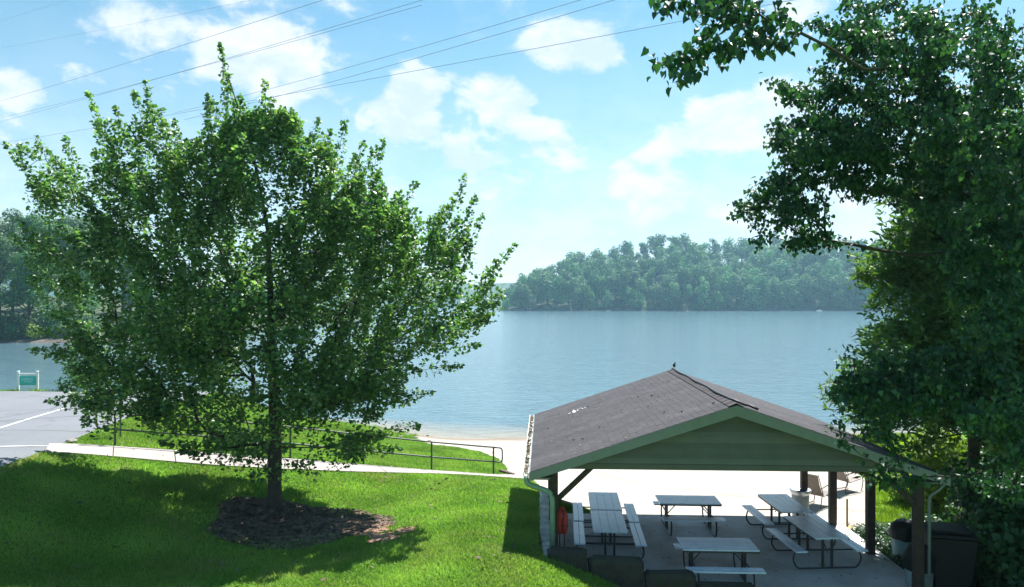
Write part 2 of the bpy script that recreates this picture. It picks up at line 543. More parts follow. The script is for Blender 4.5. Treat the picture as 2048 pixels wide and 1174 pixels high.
def mat_mulch(name, stops):
    m, nt, b, o = new_mat(name)
    pos = geo_pos(nt)
    f = tex_noise(nt, 5, 6, .7, pos); f2 = tex_noise(nt, 45, 3, .6, pos)
    c = ramp_node(nt, f, stops)
    c = mixc(nt, .5, c, ramp_node(nt, f2, [(.3, (.3, .3, .3)), (.7, (1.4, 1.4, 1.4))]), 'MULTIPLY')
    nt.links.new(c, b.inputs['Base Color']); b.inputs['Roughness'].default_value = .95
    bump(nt, f2, 1, .03, b)
    return m


def mat_water():
    m, nt, b, o = new_mat('lake_water')
    pos = geo_pos(nt)
    mp = nt.nodes.new('ShaderNodeMapping'); mp.inputs['Scale'].default_value = (.5, 1.4, 1)
    nt.links.new(pos, mp.inputs[0])
    f1 = tex_noise(nt, 1.3, 4, .55, mp.outputs[0], .4)
    f2 = tex_noise(nt, .12, 3, .5, mp.outputs[0])
    add = nt.nodes.new('ShaderNodeMath'); add.operation = 'MULTIPLY_ADD'
    nt.links.new(f2, add.inputs[0]); add.inputs[1].default_value = .8; nt.links.new(f1, add.inputs[2])
    at = nt.nodes.new('ShaderNodeAttribute'); at.attribute_name = 'shallow'
    c = mixc(nt, at.outputs['Fac'], (.075, .135, .165), (.26, .22, .16))
    nt.links.new(c, b.inputs['Base Color'])
    b.inputs['Roughness'].default_value = .12; b.inputs['IOR'].default_value = 1.333
    bump(nt, add.outputs[0], .8, .14, b)
    return m


MT['ground'] = mat_ground()
MT['shingle'] = mat_shingle()
MT['sand'] = mat_sand()
MT['asphalt'] = mat_asphalt()
MT['mulch'] = mat_mulch('bark_mulch', [(.3, (.075, .050, .038)), (.55, (.16, .105, .078)), (.75, (.24, .165, .125))])
MT['clay'] = mat_mulch('red_clay_soil', [(.3, (.22, .115, .07)), (.6, (.33, .19, .125)), (.8, (.36, .27, .17))])
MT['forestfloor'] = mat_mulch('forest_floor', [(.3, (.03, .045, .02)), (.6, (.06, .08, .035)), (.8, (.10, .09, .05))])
MT['water'] = mat_water()
MT['bank'] = mat_simple('eroded_shore_bank', (.105, .088, .068), .95, .4, .25, world=True)
MT['mountain'] = mat_simple('distant_woods', (.035, .075, .035), .9, .45, .06, world=True, bmp=1, bscale=.12)

# ------------------------------------------------------------------ the lie of the land
WATER_Z = -1.5
POST0 = [(-11.17, 19.7, 1.68), (-9.07, 20.84, 1.26), (-6.96, 21.98, .82), (-4.90, 23.1, .35), (-2.79, 24.3, -.13), (-.67, 25.4, -.55)]
def lot_z(y):
    return 1.9 - .0017 * max(0, y - 14) ** 2


CP = [(x, y, lot_z(y)) for x, y in ((-11.9, 13), (-11.9, 16.3), (-12.2, 19.2), (-13.2, 23.5), (-14.6, 29.4), (-15.3, 35.6))]
CP += [(x, y, lot_z(y)) for x in (-28, -24, -20, -16.5) for y in (10, 14, 18, 22, 26, 30, 34, 36.2)]
CP += [
      (-6.1, 18, .34), (-9.5, 13, .75), (-4.8, 13.2, .38), (-.04, 13.1, 1.0), (-1.0, 13.0, .78), (.6, 13.0, .88), (1.5, 13.2, .55), (2.3, 13.2, .22),
      (3.5, 13.2, -.15), (6, 13, -.2), (8.5, 13, -.3), (.11, 19.7, .42), (.25, 16.5, .70), (-2, 16, .48), (-2.5, 20, .25), (-4, 10, .4), (4, 9, -.1), (-12, 8, 1.2),
      (.85, 22.5, -.22), (1, 20.8, .12), (2, 21.5, -.6), (5, 21, -.6), (8.5, 20.5, -.6), (0, 27, -.75), (4, 28, -.9), (-1, 31, -1.05),
      (5, 36.8, -1.5), (-3.5, 36.8, -1.5), (0, 36.8, -1.5), (12, 37.5, -1.5), (18, 38, -1.5), (-4.5, 27, -.25), (-3, 29, -.6), (-8, 27, .5),
      (-8.3, 40.5, -1.5), (-9, 34, -.6), (-12, 30, .9), (-12, 38, -.5), (-15.5, 42, -1.5), (-22, 41.5, -1.5), (-28, 42, -1.5), (-4.6, 35, -1.25),
      (-28, 48, -3), (-14, 48, -3), (0, 48, -3), (10, 48, -3), (20, 48, -3), (0, 41, -2.0), (10, 41, -2.0),
      (9.5, 16, -.5), (9, 18.7, -.52), (12, 20, -.5), (13, 26, -.6), (18, 30, -.4), (18, 20, 0), (14, 14, -.2), (18, 12, .2), (10, 12, -.35), (12, 32, -.9)] + POST0
_cp = np.array(CP)


def _U(r2):
    return 0.5 * r2 * np.log(r2 + 1e-9)


def _solve():
    n = len(_cp)
    d2 = ((_cp[:, None, :2] - _cp[None, :, :2]) ** 2).sum(-1)
    K = _U(d2) + np.eye(n) * .35
    Pm = np.c_[np.ones(n), _cp[:, :2]]
    A = np.zeros((n + 3, n + 3)); A[:n, :n] = K; A[:n, n:] = Pm; A[n:, :n] = Pm.T
    return np.linalg.solve(A, np.r_[_cp[:, 2], 0, 0, 0])


_w = _solve()
TH = math.radians(2.62)
PC, PS = math.cos(TH), math.sin(TH)
PX, PY = .39, 14.0


def pav_local(x, y):
    dx, dy = x - PX, y - PY
    return dx * PC - dy * PS, dx * PS + dy * PC


def pav_world(lx, ly, z=0.0):
    return Vector((PX + lx * PC + ly * PS, PY - lx * PS + ly * PC, z))


def sstep(a, b, x):
    t = np.clip((x - a) / (b - a), 0, 1)
    return t * t * (3 - 2 * t)


def H(x, y):
    x = np.atleast_1d(np.asarray(x, float)); y = np.atleast_1d(np.asarray(y, float))
    xc = np.clip(x, -28, 19); yc = np.clip(y, 8.5, 47.5)
    d2 = (xc[:, None] - _cp[None, :, 0]) ** 2 + (yc[:, None] - _cp[None, :, 1]) ** 2
    z = _U(d2) @ _w[:-3] + _w[-3] + _w[-2] * xc + _w[-1] * yc
    z = np.clip(z, -3, 2.2)
    lx, ly = pav_local(x, y)
    inside = sstep(.22, .50, lx) * (1 - sstep(8.0, 8.4, lx)) * sstep(-.42, -.16, ly) * (1 - sstep(5.15, 5.5, ly))
    z = z * (1 - inside) + np.minimum(z, -.25) * inside
    return z


def h1(x, y):
    return float(H(x, y)[0])


def ground_at(u, v):
    """where the line of sight through (u, v) meets the ground"""
    Y = np.linspace(9, 47, 400)
    X = (u - UC) / FPX * Y; Z = CAM_Z - (v - VH) / FPX * Y
    hh = H(X, Y)
    k = np.argmax(Z < hh)
    return Vector((X[k], Y[k], hh[k]))


def in_poly(px, py, poly):
    px = np.asarray(px); py = np.asarray(py)
    c = np.zeros(px.shape, bool)
    n = len(poly)
    for i in range(n):
        x1, y1 = poly[i][0], poly[i][1]; x2, y2 = poly[(i + 1) % n][0], poly[(i + 1) % n][1]
        cond = ((y1 > py) != (y2 > py))
        with np.errstate(divide='ignore', invalid='ignore'):
            xi = (x2 - x1) * (py - y1) / (y2 - y1 + 1e-12) + x1
        c ^= cond & (px < xi)
    return c


def rough_poly(poly, seg=.25, amp=.06, seed=1):
    r = random.Random(seed)
    out = []
    n = len(poly)
    for i in range(n):
        a, b = Vector(poly[i][:2]), Vector(poly[(i + 1) % n][:2])
        k = max(1, int((b - a).length / seg))
        for j in range(k):
            p = a.lerp(b, j / k)
            q = Vector((-(b - a).y, (b - a).x)).normalized() * r.uniform(-amp, amp)
            out.append(((p + q).x, (p + q).y))
    return out


def drape(name, poly, step, off, mat, zfun=None, lift=None):
    xs = [p[0] for p in poly]; ys = [p[1] for p in poly]
    gx, gy = np.meshgrid(np.arange(min(xs), max(xs), step), np.arange(min(ys), max(ys), step))
    gx, gy = gx.ravel(), gy.ravel()
    m = in_poly(gx, gy, poly)
    pts = [Vector((p[0], p[1])) for p in poly] + [Vector((a, b)) for a, b in zip(gx[m], gy[m])]
    nb = len(poly)
    vs, es, fs, *_ = delaunay_2d_cdt(pts, [(i, (i + 1) % nb) for i in range(nb)], [], 1, 1e-5)
    v = np.array([(p.x, p.y) for p in vs])
    z = (zfun or H)(v[:, 0], v[:, 1]) + off
    if lift is not None: z = z + lift(v[:, 0], v[:, 1])
    o = fast_mesh(name, np.c_[v, z], tri=[f for f in fs if len(f) == 3], mat=mat, smooth=True)
    return o


# ground: one sheet, fine where the camera stands, coarse to the far side of the lake
def axis(parts):
    out = []
    for a, b, n in parts: out += list(np.linspace(a, b, n, endpoint=False))
    return np.array(out + [parts[-1][1]])


gx = axis([(-840, -60, 14), (-60, -30, 12), (-30, -16, 36), (-16, 12, 140), (12, 24, 30), (24, 60, 12), (60, 840, 14)])
gy = axis([(-50, 6, 12), (6, 11, 12), (11, 28, 100), (28, 48, 60), (48, 120, 12), (120, 1240, 20)])
GX, GY = np.meshgrid(gx, gy)
GZ = H(GX.ravel(), GY.ravel())
# lot and beach lie in shallow cuts of the sheet so that their own surfaces sit flush
nxg, nyg = len(gx), len(gy)
idx = np.arange(nxg * nyg).reshape(nyg, nxg)
gq = np.stack([idx[:-1, :-1], idx[:-1, 1:], idx[1:, 1:], idx[1:, :-1]], -1).reshape(-1, 4)
ground = fast_mesh('ground', np.c_[GX.ravel(), GY.ravel(), GZ], quad=gq, mat=MT['ground'], smooth=True)
tag(ground, 'green grassy ground sloping from the car park to the beach', kind='structure')

# water
wx = axis([(-840, -100, 10), (-100, -30, 14), (-30, 24, 110), (24, 100, 14), (100, 840, 10)])
wy = axis([(33, 46, 60), (46, 120, 12), (120, 1240, 16)])
WX, WY = np.meshgrid(wx, wy)
wz = np.full(WX.size, WATER_Z)
idx = np.arange(WX.size).reshape(len(wy), len(wx))
wq = np.stack([idx[:-1, :-1], idx[:-1, 1:], idx[1:, 1:], idx[1:, :-1]], -1).reshape(-1, 4)
lake = fast_mesh('lake', np.c_[WX.ravel(), WY.ravel(), wz], quad=wq, mat=MT['water'], smooth=True)
sh = np.clip(1 - (WATER_Z - H(WX.ravel(), WY.ravel())) / .55, 0, 1)
at = lake.data.attributes.new('shallow', 'FLOAT', 'POINT'); at.data.foreach_set('value', sh.astype(np.float32))
tag(lake, 'calm blue lake with small ripples', kind='structure')

# beach
g = ground_at
sand_left = [g(835, 879), g(862, 890), g(915, 896), g(962, 905), g(1000, 920), g(1010, 936), g(1022, 952), g(1062, 960)]
SAND = [(p.x, p.y) for p in sand_left] + [(1.05, 22.2), (1.25, 21.0), (1.35, 19.2), (8.7, 18.9), (9.6, 19.2), (10.6, 20.6), (12.4, 24), (13.2, 28), (14.6, 34), (20, 37.0), (20, 41.5), (2, 41), (-3.9, 40.5), (-5.2, 38)]
SANDP = rough_poly(SAND, .3, .07, 3)
beach = drape('beach', SANDP, .3, .018, MT['sand'])
tag(beach, 'pale sandy beach between the picnic shelter and the lake', kind='structure')

# car park
LOT = [(-11.85, 12.0), (-11.9, 16.3), (-12.25, 19.3), (-13.1, 23.5), (-14.4, 29.4), (-15.2, 35.7), (-28, 35.9), (-45, 36), (-45, 8), (-11.9, 8)]
lot = drape('car_park', rough_poly(LOT, .5, .012, 4), .8, .022, MT['asphalt'])
tag(lot, 'grey asphalt car park beside the lawn', kind='structure')


def paint_line(a, b, w):
    a, b = Vector(a), Vector(b)
    d = (b - a).normalized(); s = Vector((-d.y, d.x)) * w / 2
    n = 14
    vs = []
    for i in range(n + 1):
        p = a.lerp(b, i / n)
        for q in (p - s, p + s): vs.append((q.x, q.y, h1(q.x, q.y) + .030))
    o = fast_mesh('parking_line', vs, quad=[(2 * i, 2 * i + 1, 2 * i + 3, 2 * i + 2) for i in range(n)], mat=MT['linepaint'], parent=lot)
    return o


A_, B_ = g(-40, 870), g(128, 818)
paint_line(A_.xy, B_.xy, .13)
A_, B_ = g(-40, 898), g(112, 896)
paint_line(A_.xy, B_.xy, .11)
# bare red clay along the tarmac edge
edge = [(-11.84, 13.0), (-11.87, 16.3), (-12.15, 18.2), (-12.05, 18.25), (-11.66, 16.4), (-11.55, 13.0)]
clay_edge = drape('clay_edge', rough_poly(edge, .2, .03, 5), .3, .014, MT['clay'])
tag(clay_edge, 'bare reddish clay along the edge of the asphalt', kind='structure')

# concrete path, one slab after another
path = empty('path', (0, 0, 0))
tag(path, 'narrow pale concrete path along the railing', kind='structure')
pl = [Vector(p[:2]) for p in POST0]
d0 = (pl[-1] - pl[0]).normalized()
pl = [pl[0] - d0 * 1.55] + pl + [pl[-1] + d0 * 1.7]
nrm = Vector((d0.y, -d0.x))
if nrm.y > 0: nrm = -nrm
totL = (pl[-1] - pl[0]).length
nsl = 10
for i in range(nsl):
    a = pl[0] + d0 * (totL * i / nsl + .012); b = pl[0] + d0 * (totL * (i + 1) / nsl - .012)
    vs = []
    nu, nv = 6, 4
    top = []
    for r_ in range(nv + 1):
        for c_ in range(nu + 1):
            p = a.lerp(b, c_ / nu) + nrm * (.12 + .98 * r_ / nv)
            vs.append((p.x, p.y, h1(p.x, p.y) + .05))
    W_ = nu + 1
    fs = [(r_ * W_ + c_, (r_ + 1) * W_ + c_, (r_ + 1) * W_ + c_ + 1, r_ * W_ + c_ + 1) for r_ in range(nv) for c_ in range(nu)]
    rim = [c_ for c_ in range(W_)] + [(r_ + 1) * W_ + nu for r_ in range(nv)] + [nv * W_ + c_ for c_ in range(nu - 1, -1, -1)] + [r_ * W_ for r_ in range(nv - 1, 0, -1)]
    base = len(vs)
    vs += [(vs[k][0], vs[k][1], vs[k][2] - .13) for k in rim]
    n_ = len(rim)
    fs += [(rim[k], rim[(k + 1) % n_], base + (k + 1) % n_, base + k) for k in range(n_)]
    m_ = MB(); m_.add(vs, fs, random.random()); m_.build('paving_slab', MT['pathconc'], path)
PATHPOLY = [tuple(p) for p in (pl[0] + nrm * .1, pl[-1] + nrm * .1, pl[-1] + nrm * 1.10, pl[0] + nrm * 1.10)]

# mulch bed round the maple
TREE = Vector((-6.1, 18.0, h1(-6.1, 18.0)))
mpoly = []
for k in range(44):
    a = 2 * PI * k / 44
    r = 1 + .10 * math.sin(3 * a + .6) + .07 * math.sin(5 * a + 2) + random.uniform(-.04, .04)
    mpoly.append((-5.25 + 2.2 * r * math.cos(a), 17.1 + 1.55 * r * math.sin(a)))
MULCH = mpoly
mulch = drape('mulch_bed', mpoly, .15, .02, MT['mulch'],
              lift=lambda x, y: .16 * np.exp(-(((x + 6.1) / .8) ** 2 + ((y - 18.0) / .8) ** 2)))
tag(mulch, 'dark bark mulch bed in the shade under the maple', kind='structure')
clays = []
for (u, v, ru, rv, sd_) in ((735, 1062, 42, 13, 1), (765, 1080, 28, 9, 2), (812, 1064, 20, 5, 3), (690, 1048, 26, 7, 6)):
    c = g(u, v); a_ = g(u + ru, v); b_ = g(u, v - rv)
    rx, ry = abs(a_.x - c.x), abs(b_.y - c.y) + .05
    rr = random.Random(sd_)
    poly = [(c.x + rx * (1 + rr.uniform(-.3, .3)) * math.cos(t * 2 * PI / 20), c.y + ry * (1 + rr.uniform(-.3, .3)) * math.sin(t * 2 * PI / 20)) for t in range(20)]
    o = drape('bare_clay', poly, .2, .034, MT['clay'])
    tag(o, 'patch of bare reddish clay at the edge of the mulch', kind='structure')
    clays.append(poly)

# chips and fallen leaves on the mulch
def scatter_quads(name, pts, z, size, mat, parent=None, flat=.5, kind='stuff'):
    n = len(pts)
    a = RNG.uniform(0, 2 * PI, n); s = size * RNG.uniform(.6, 1.4, n)
    ux = np.c_[np.cos(a), np.sin(a), RNG.normal(0, flat * .4, n)] * s[:, None]
    vx = np.c_[-np.sin(a), np.cos(a), RNG.normal(0, flat, n)] * (s * RNG.uniform(.25, .6, n))[:, None]
    c = np.c_[pts, z]
    V_ = np.stack([c - ux - vx, c + ux - vx, c + ux + vx, c - ux + vx], 1).reshape(-1, 3)
    q = np.arange(4 * n).reshape(n, 4)
    o = fast_mesh(name, V_, quad=q, mat=mat, parent=parent, face_rnd=RNG.uniform(0, 1, n))
    if kind: o['kind'] = kind
    return o


pp = np.c_[RNG.uniform(-8, -2.7, 22000), RNG.uniform(15, 19, 22000)]
pp = pp[in_poly(pp[:, 0], pp[:, 1], MULCH)]
zz = H(pp[:, 0], pp[:, 1]) + .03 + .16 * np.exp(-(((pp[:, 0] + 6.1) / .8) ** 2 + ((pp[:, 1] - 18) / .8) ** 2))
chips = scatter_quads('mulch_chips', pp, zz, .035, MT['mulchchip'])
tag(chips, 'loose bark chips scattered over the mulch bed')

# lawn grass
N_ = 1150000
bx = RNG.uniform(-15.5, 9.5, N_); by = 10.5 + 30 * RNG.uniform(0, 1, N_) ** 1.7
keep = ~in_poly(bx, by, LOT) & ~in_poly(bx, by, PATHPOLY)
keep &= ~(in_poly(bx, by, SANDP) & (RNG.uniform(0, 1, N_) > .004))
dm = np.hypot((bx + 5.25) / 2.2, (by - 17.1) / 1.55) + .10 * np.sin(bx * 5) * np.sin(by * 6)
keep &= ~((dm < 1.12) & (RNG.uniform(0, 1, N_) > .03 + np.clip(dm - .62, 0, 1) ** 1.5 * 2.2))
for poly in clays:
    keep &= ~(in_poly(bx, by, poly) & (RNG.uniform(0, 1, N_) > .12))
lx, ly = pav_local(bx, by)
keep &= ~((lx > .12) & (ly > -.5) & (ly < 8))
keep &= ~((lx > .15) & (lx < 8.2) & (ly > -.62) & (ly < 5.3))
keep &= ~((lx > 3.2) & (ly > -1.2))
keep &= np.abs(bx) < by * .80 + 1
bx, by = bx[keep], by[keep]
bz = H(bx, by)
ok = bz > WATER_Z + .1
bx, by, bz = bx[ok], by[ok], bz[ok]
n = len(bx)
cl = (np.sin(bx * 2.3 + 1.3 * np.sin(by * 1.7)) + np.sin(by * 3.1 + 1.7 * np.sin(bx * 1.1))) * .25 + .5
hh = (.030 + .034 * RNG.uniform(0, 1, n) + .018 * cl) * np.where(RNG.uniform(0, 1, n) > .985, 1.8, 1)
an = RNG.uniform(0, 2 * PI, n); wd = .010 + .007 * RNG.uniform(0, 1, n) + .0006 * (by - 12)
lean = RNG.normal(0, .030, (n, 2))
V_ = np.empty((n, 3, 3), np.float32)
V_[:, 0] = np.c_[bx - np.cos(an) * wd, by - np.sin(an) * wd, bz - .005]
V_[:, 1] = np.c_[bx + np.cos(an) * wd, by + np.sin(an) * wd, bz - .005]
V_[:, 2] = np.c_[bx + lean[:, 0], by + lean[:, 1], bz + hh]
grass = fast_mesh('lawn_grass', V_.reshape(-1, 3), tri=np.arange(3 * n).reshape(n, 3), mat=MT['grass'],
                  face_rnd=np.clip(.55 * RNG.uniform(0, 1, n) + .45 * cl, 0, 1))
tag(grass, 'short bright green mown grass of the lawn', 'grass', kind='stuff')


pp = np.c_[RNG.uniform(-13, 1, 420), RNG.uniform(12.5, 24, 420)]
pp = pp[~in_poly(pp[:, 0], pp[:, 1], LOT)]
tag(scatter_quads('fallen_leaves', pp, H(pp[:, 0], pp[:, 1]) + .05, .035, MT['litter']), 'dry brown leaves scattered over the lawn')


# ------------------------------------------------------------------ trees
def unit(a):
    return a / (np.linalg.norm(a, axis=-1, keepdims=True) + 1e-9)


LEAF_KITE = (np.array([(0, 0, 0), (-.48, .42, .10), (0, 1, -.06), (.48, .42, .10)]), [(0, 2, 1), (0, 3, 2)])
LEAF_LOBED = (np.array([(0, 0, 0), (-.50, .20, .07), (-.34, .62, .10), (0, 1.0, -.08), (.34, .62, .10), (.50, .20, .07)]), [(0, 3, 2), (0, 2, 1), (0, 4, 3), (0, 5, 4)])
LEAF_HEART = (np.array([(0, 0, 0), (-.30, -.12, .09), (-.50, .20, .20), (-.36, .58, .13), (0, 1.05, -.26), (.36, .58, .10), (.50, .20, .14), (.30, -.12, .07), (0, .45, -.04)]),
              [(0, 8, 2), (0, 2, 1), (8, 3, 2), (8, 4, 3), (0, 6, 8), (0, 7, 6), (8, 6, 5), (8, 5, 4)])


def leaf_cloud(name, c, nrm_, dr, size, tmpl, mat, parent=None, rnd=None):
    tv, tf = tmpl
    c = np.asarray(c); n = len(c)
    nrm_ = unit(nrm_)
    dr = unit(dr - nrm_ * (dr * nrm_).sum(-1, keepdims=True))
    sx = np.cross(dr, nrm_)
    k = len(tv)
    V_ = (c[:, None, :] + size[:, None, None] * (tv[None, :, 0, None] * sx[:, None, :] + tv[None, :, 1, None] * dr[:, None, :] + tv[None, :, 2, None] * nrm_[:, None, :]))
    F_ = (np.arange(n)[:, None, None] * k + np.array(tf)[None]).reshape(-1, 3)
    if rnd is None: rnd = RNG.uniform(0, 1, n)
    return fast_mesh(name, V_.reshape(-1, 3), tri=F_, mat=mat, parent=parent, face_rnd=np.repeat(rnd, len(tf)))


def grow(trunk, tips, bf=.25, step=.4, up=.12, jit=.04, seed=1):
    """joins every tip to the nearest part of the skeleton that is a short way from the root"""
    r = np.random.default_rng(seed)
    pos = []; par = []; pl_ = []
    for i in range(len(trunk) - 1):
        a, b = np.array(trunk[i][:3]), np.array(trunk[i + 1][:3])
        k = max(1, int(np.linalg.norm(b - a) / .25))
        for j in range(k):
            pos.append(a + (b - a) * j / k); par.append(len(pos) - 2)
            pl_.append(0 if len(pos) == 1 else pl_[-1] + np.linalg.norm(pos[-1] - pos[-2]))
    pos.append(np.array(trunk[-1][:3])); par.append(len(pos) - 2); pl_.append(pl_[-1] + .25)
    nt = len(pos)
    cap = nt + len(tips) * 40
    Parr = np.zeros((cap, 3)); Parr[:nt] = pos
    Larr = np.zeros(cap); Larr[:nt] = pl_
    Par = np.full(cap, -1); Par[:nt] = par; Par[0] = -1
    lowz = trunk[0][2] + trunk[0][4] if len(trunk[0]) > 4 else trunk[0][2]
    cnt = nt
    ax = np.array(trunk[-1][:3]); base = np.array(trunk[0][:3])
    dist = np.min(np.linalg.norm(np.asarray(tips)[:, None] - Parr[None, :nt], axis=-1), axis=1)
    tipidx = []
    for t in np.argsort(dist):
        T = np.asarray(tips[t])
        dv = T - Parr[:cnt]
        d = np.linalg.norm(dv, axis=1)
        cost = d + bf * Larr[:cnt] + .9 * np.maximum(0, -dv[:, 2] - .15 * d) * .6
        cost[Parr[:cnt, 2] < lowz] += 50
        k = int(np.argmin(cost))
        S = Parr[k]
        m = max(2, int(d[k] / step))
        mid = S + (T - S) * .5 + np.array([0, 0, 1]) * up * d[k] * (-1 if T[2] < S[2] - .3 * d[k] else -1 if up < 0 else -.6)
        prev = k
        for j in range(1, m + 1):
            s = j / m
            q = (1 - s) ** 2 * S + 2 * s * (1 - s) * mid + s * s * T
            if j < m: q = q + r.normal(0, jit, 3)
            if cnt >= cap: break
            Parr[cnt] = q; Par[cnt] = prev
            Larr[cnt] = Larr[prev] + np.linalg.norm(q - Parr[prev])
            prev = cnt; cnt += 1
        tipidx.append((t, prev))
    return Parr[:cnt], Par[:cnt], nt, dict(tipidx)


def branch_mesh(name, Parr, Par, nt, mat, parent, r0=.005, p=2.3, rmax=.12, n=5):
    cnt = len(Parr)
    acc = np.zeros(cnt)
    ch = np.zeros(cnt, int)
    for i in range(1, cnt):
        if Par[i] >= 0: ch[Par[i]] += 1
    acc[ch == 0] = r0 ** p
    for i in range(cnt - 1, 0, -1):
        if acc[i] == 0: acc[i] = r0 ** p
        if Par[i] >= 0: acc[Par[i]] += acc[i]
    rad = np.minimum(acc ** (1 / p), rmax)
    e = np.arange(nt, cnt)
    a, b = Parr[Par[e]], Parr[e]
    ra = np.minimum(rad[Par[e]], rad[e] * 1.35); rb = rad[e]
    d = unit(b - a)
    h = np.where(np.abs(d[:, 2:3]) < .9, np.array([[0, 0, 1.]]), np.array([[1., 0, 0]]))
    s = unit(np.cross(d, h)); t = np.cross(d, s)
    an = 2 * PI * np.arange(n) / n
    ring = s[:, None] * np.cos(an)[None, :, None] + t[:, None] * np.sin(an)[None, :, None]
    A = a[:, None] - d[:, None] * (ra * .3)[:, None, None] + ring * ra[:, None, None]
    B = b[:, None] + ring * rb[:, None, None]
    V_ = np.concatenate([A, B], 1).reshape(-1, 3)
    k = np.arange(n)
    q = np.stack([k, (k + 1) % n, n + (k + 1) % n, n + k], -1)
    F_ = (np.arange(len(e))[:, None, None] * 2 * n + q[None]).reshape(-1, 4)
    o = fast_mesh(name, V_, quad=F_, mat=mat, parent=parent, smooth=True)
    return o, rad


def trunk_mesh(name, pts, mat, parent, n=14, seed=2):
    r = random.Random(seed)
    m = MB()
    vs = []; fs = []
    fine = []
    for i in range(len(pts) - 1):
        for j in range(5):
            t = j / 5
            fine.append([pts[i][k] * (1 - t) + pts[i + 1][k] * t for k in range(4)])
    fine.append(list(pts[-1][:4]))
    ph = [r.uniform(0, 6) for _ in range(4)]
    for i, (x, y, z, rad) in enumerate(fine):
        for k in range(n):
            a = 2 * PI * k / n
            w = 1 + .07 * math.sin(3 * a + ph[0] + z * .6) + .05 * math.sin(5 * a + ph[1] - z) + .05 * math.sin(z * 5 + 2 * a + ph[2]) + r.uniform(-.03, .03)
            vs.append((x + rad * w * math.cos(a), y + rad * w * math.sin(a), z))
    for i in range(len(fine) - 1):
        for k in range(n): fs.append((i * n + k, i * n + (k + 1) % n, (i + 1) * n + (k + 1) % n, (i + 1) * n + k))
    m.add(vs, fs, .5)
    return m.build(name, mat, parent, smooth=True)


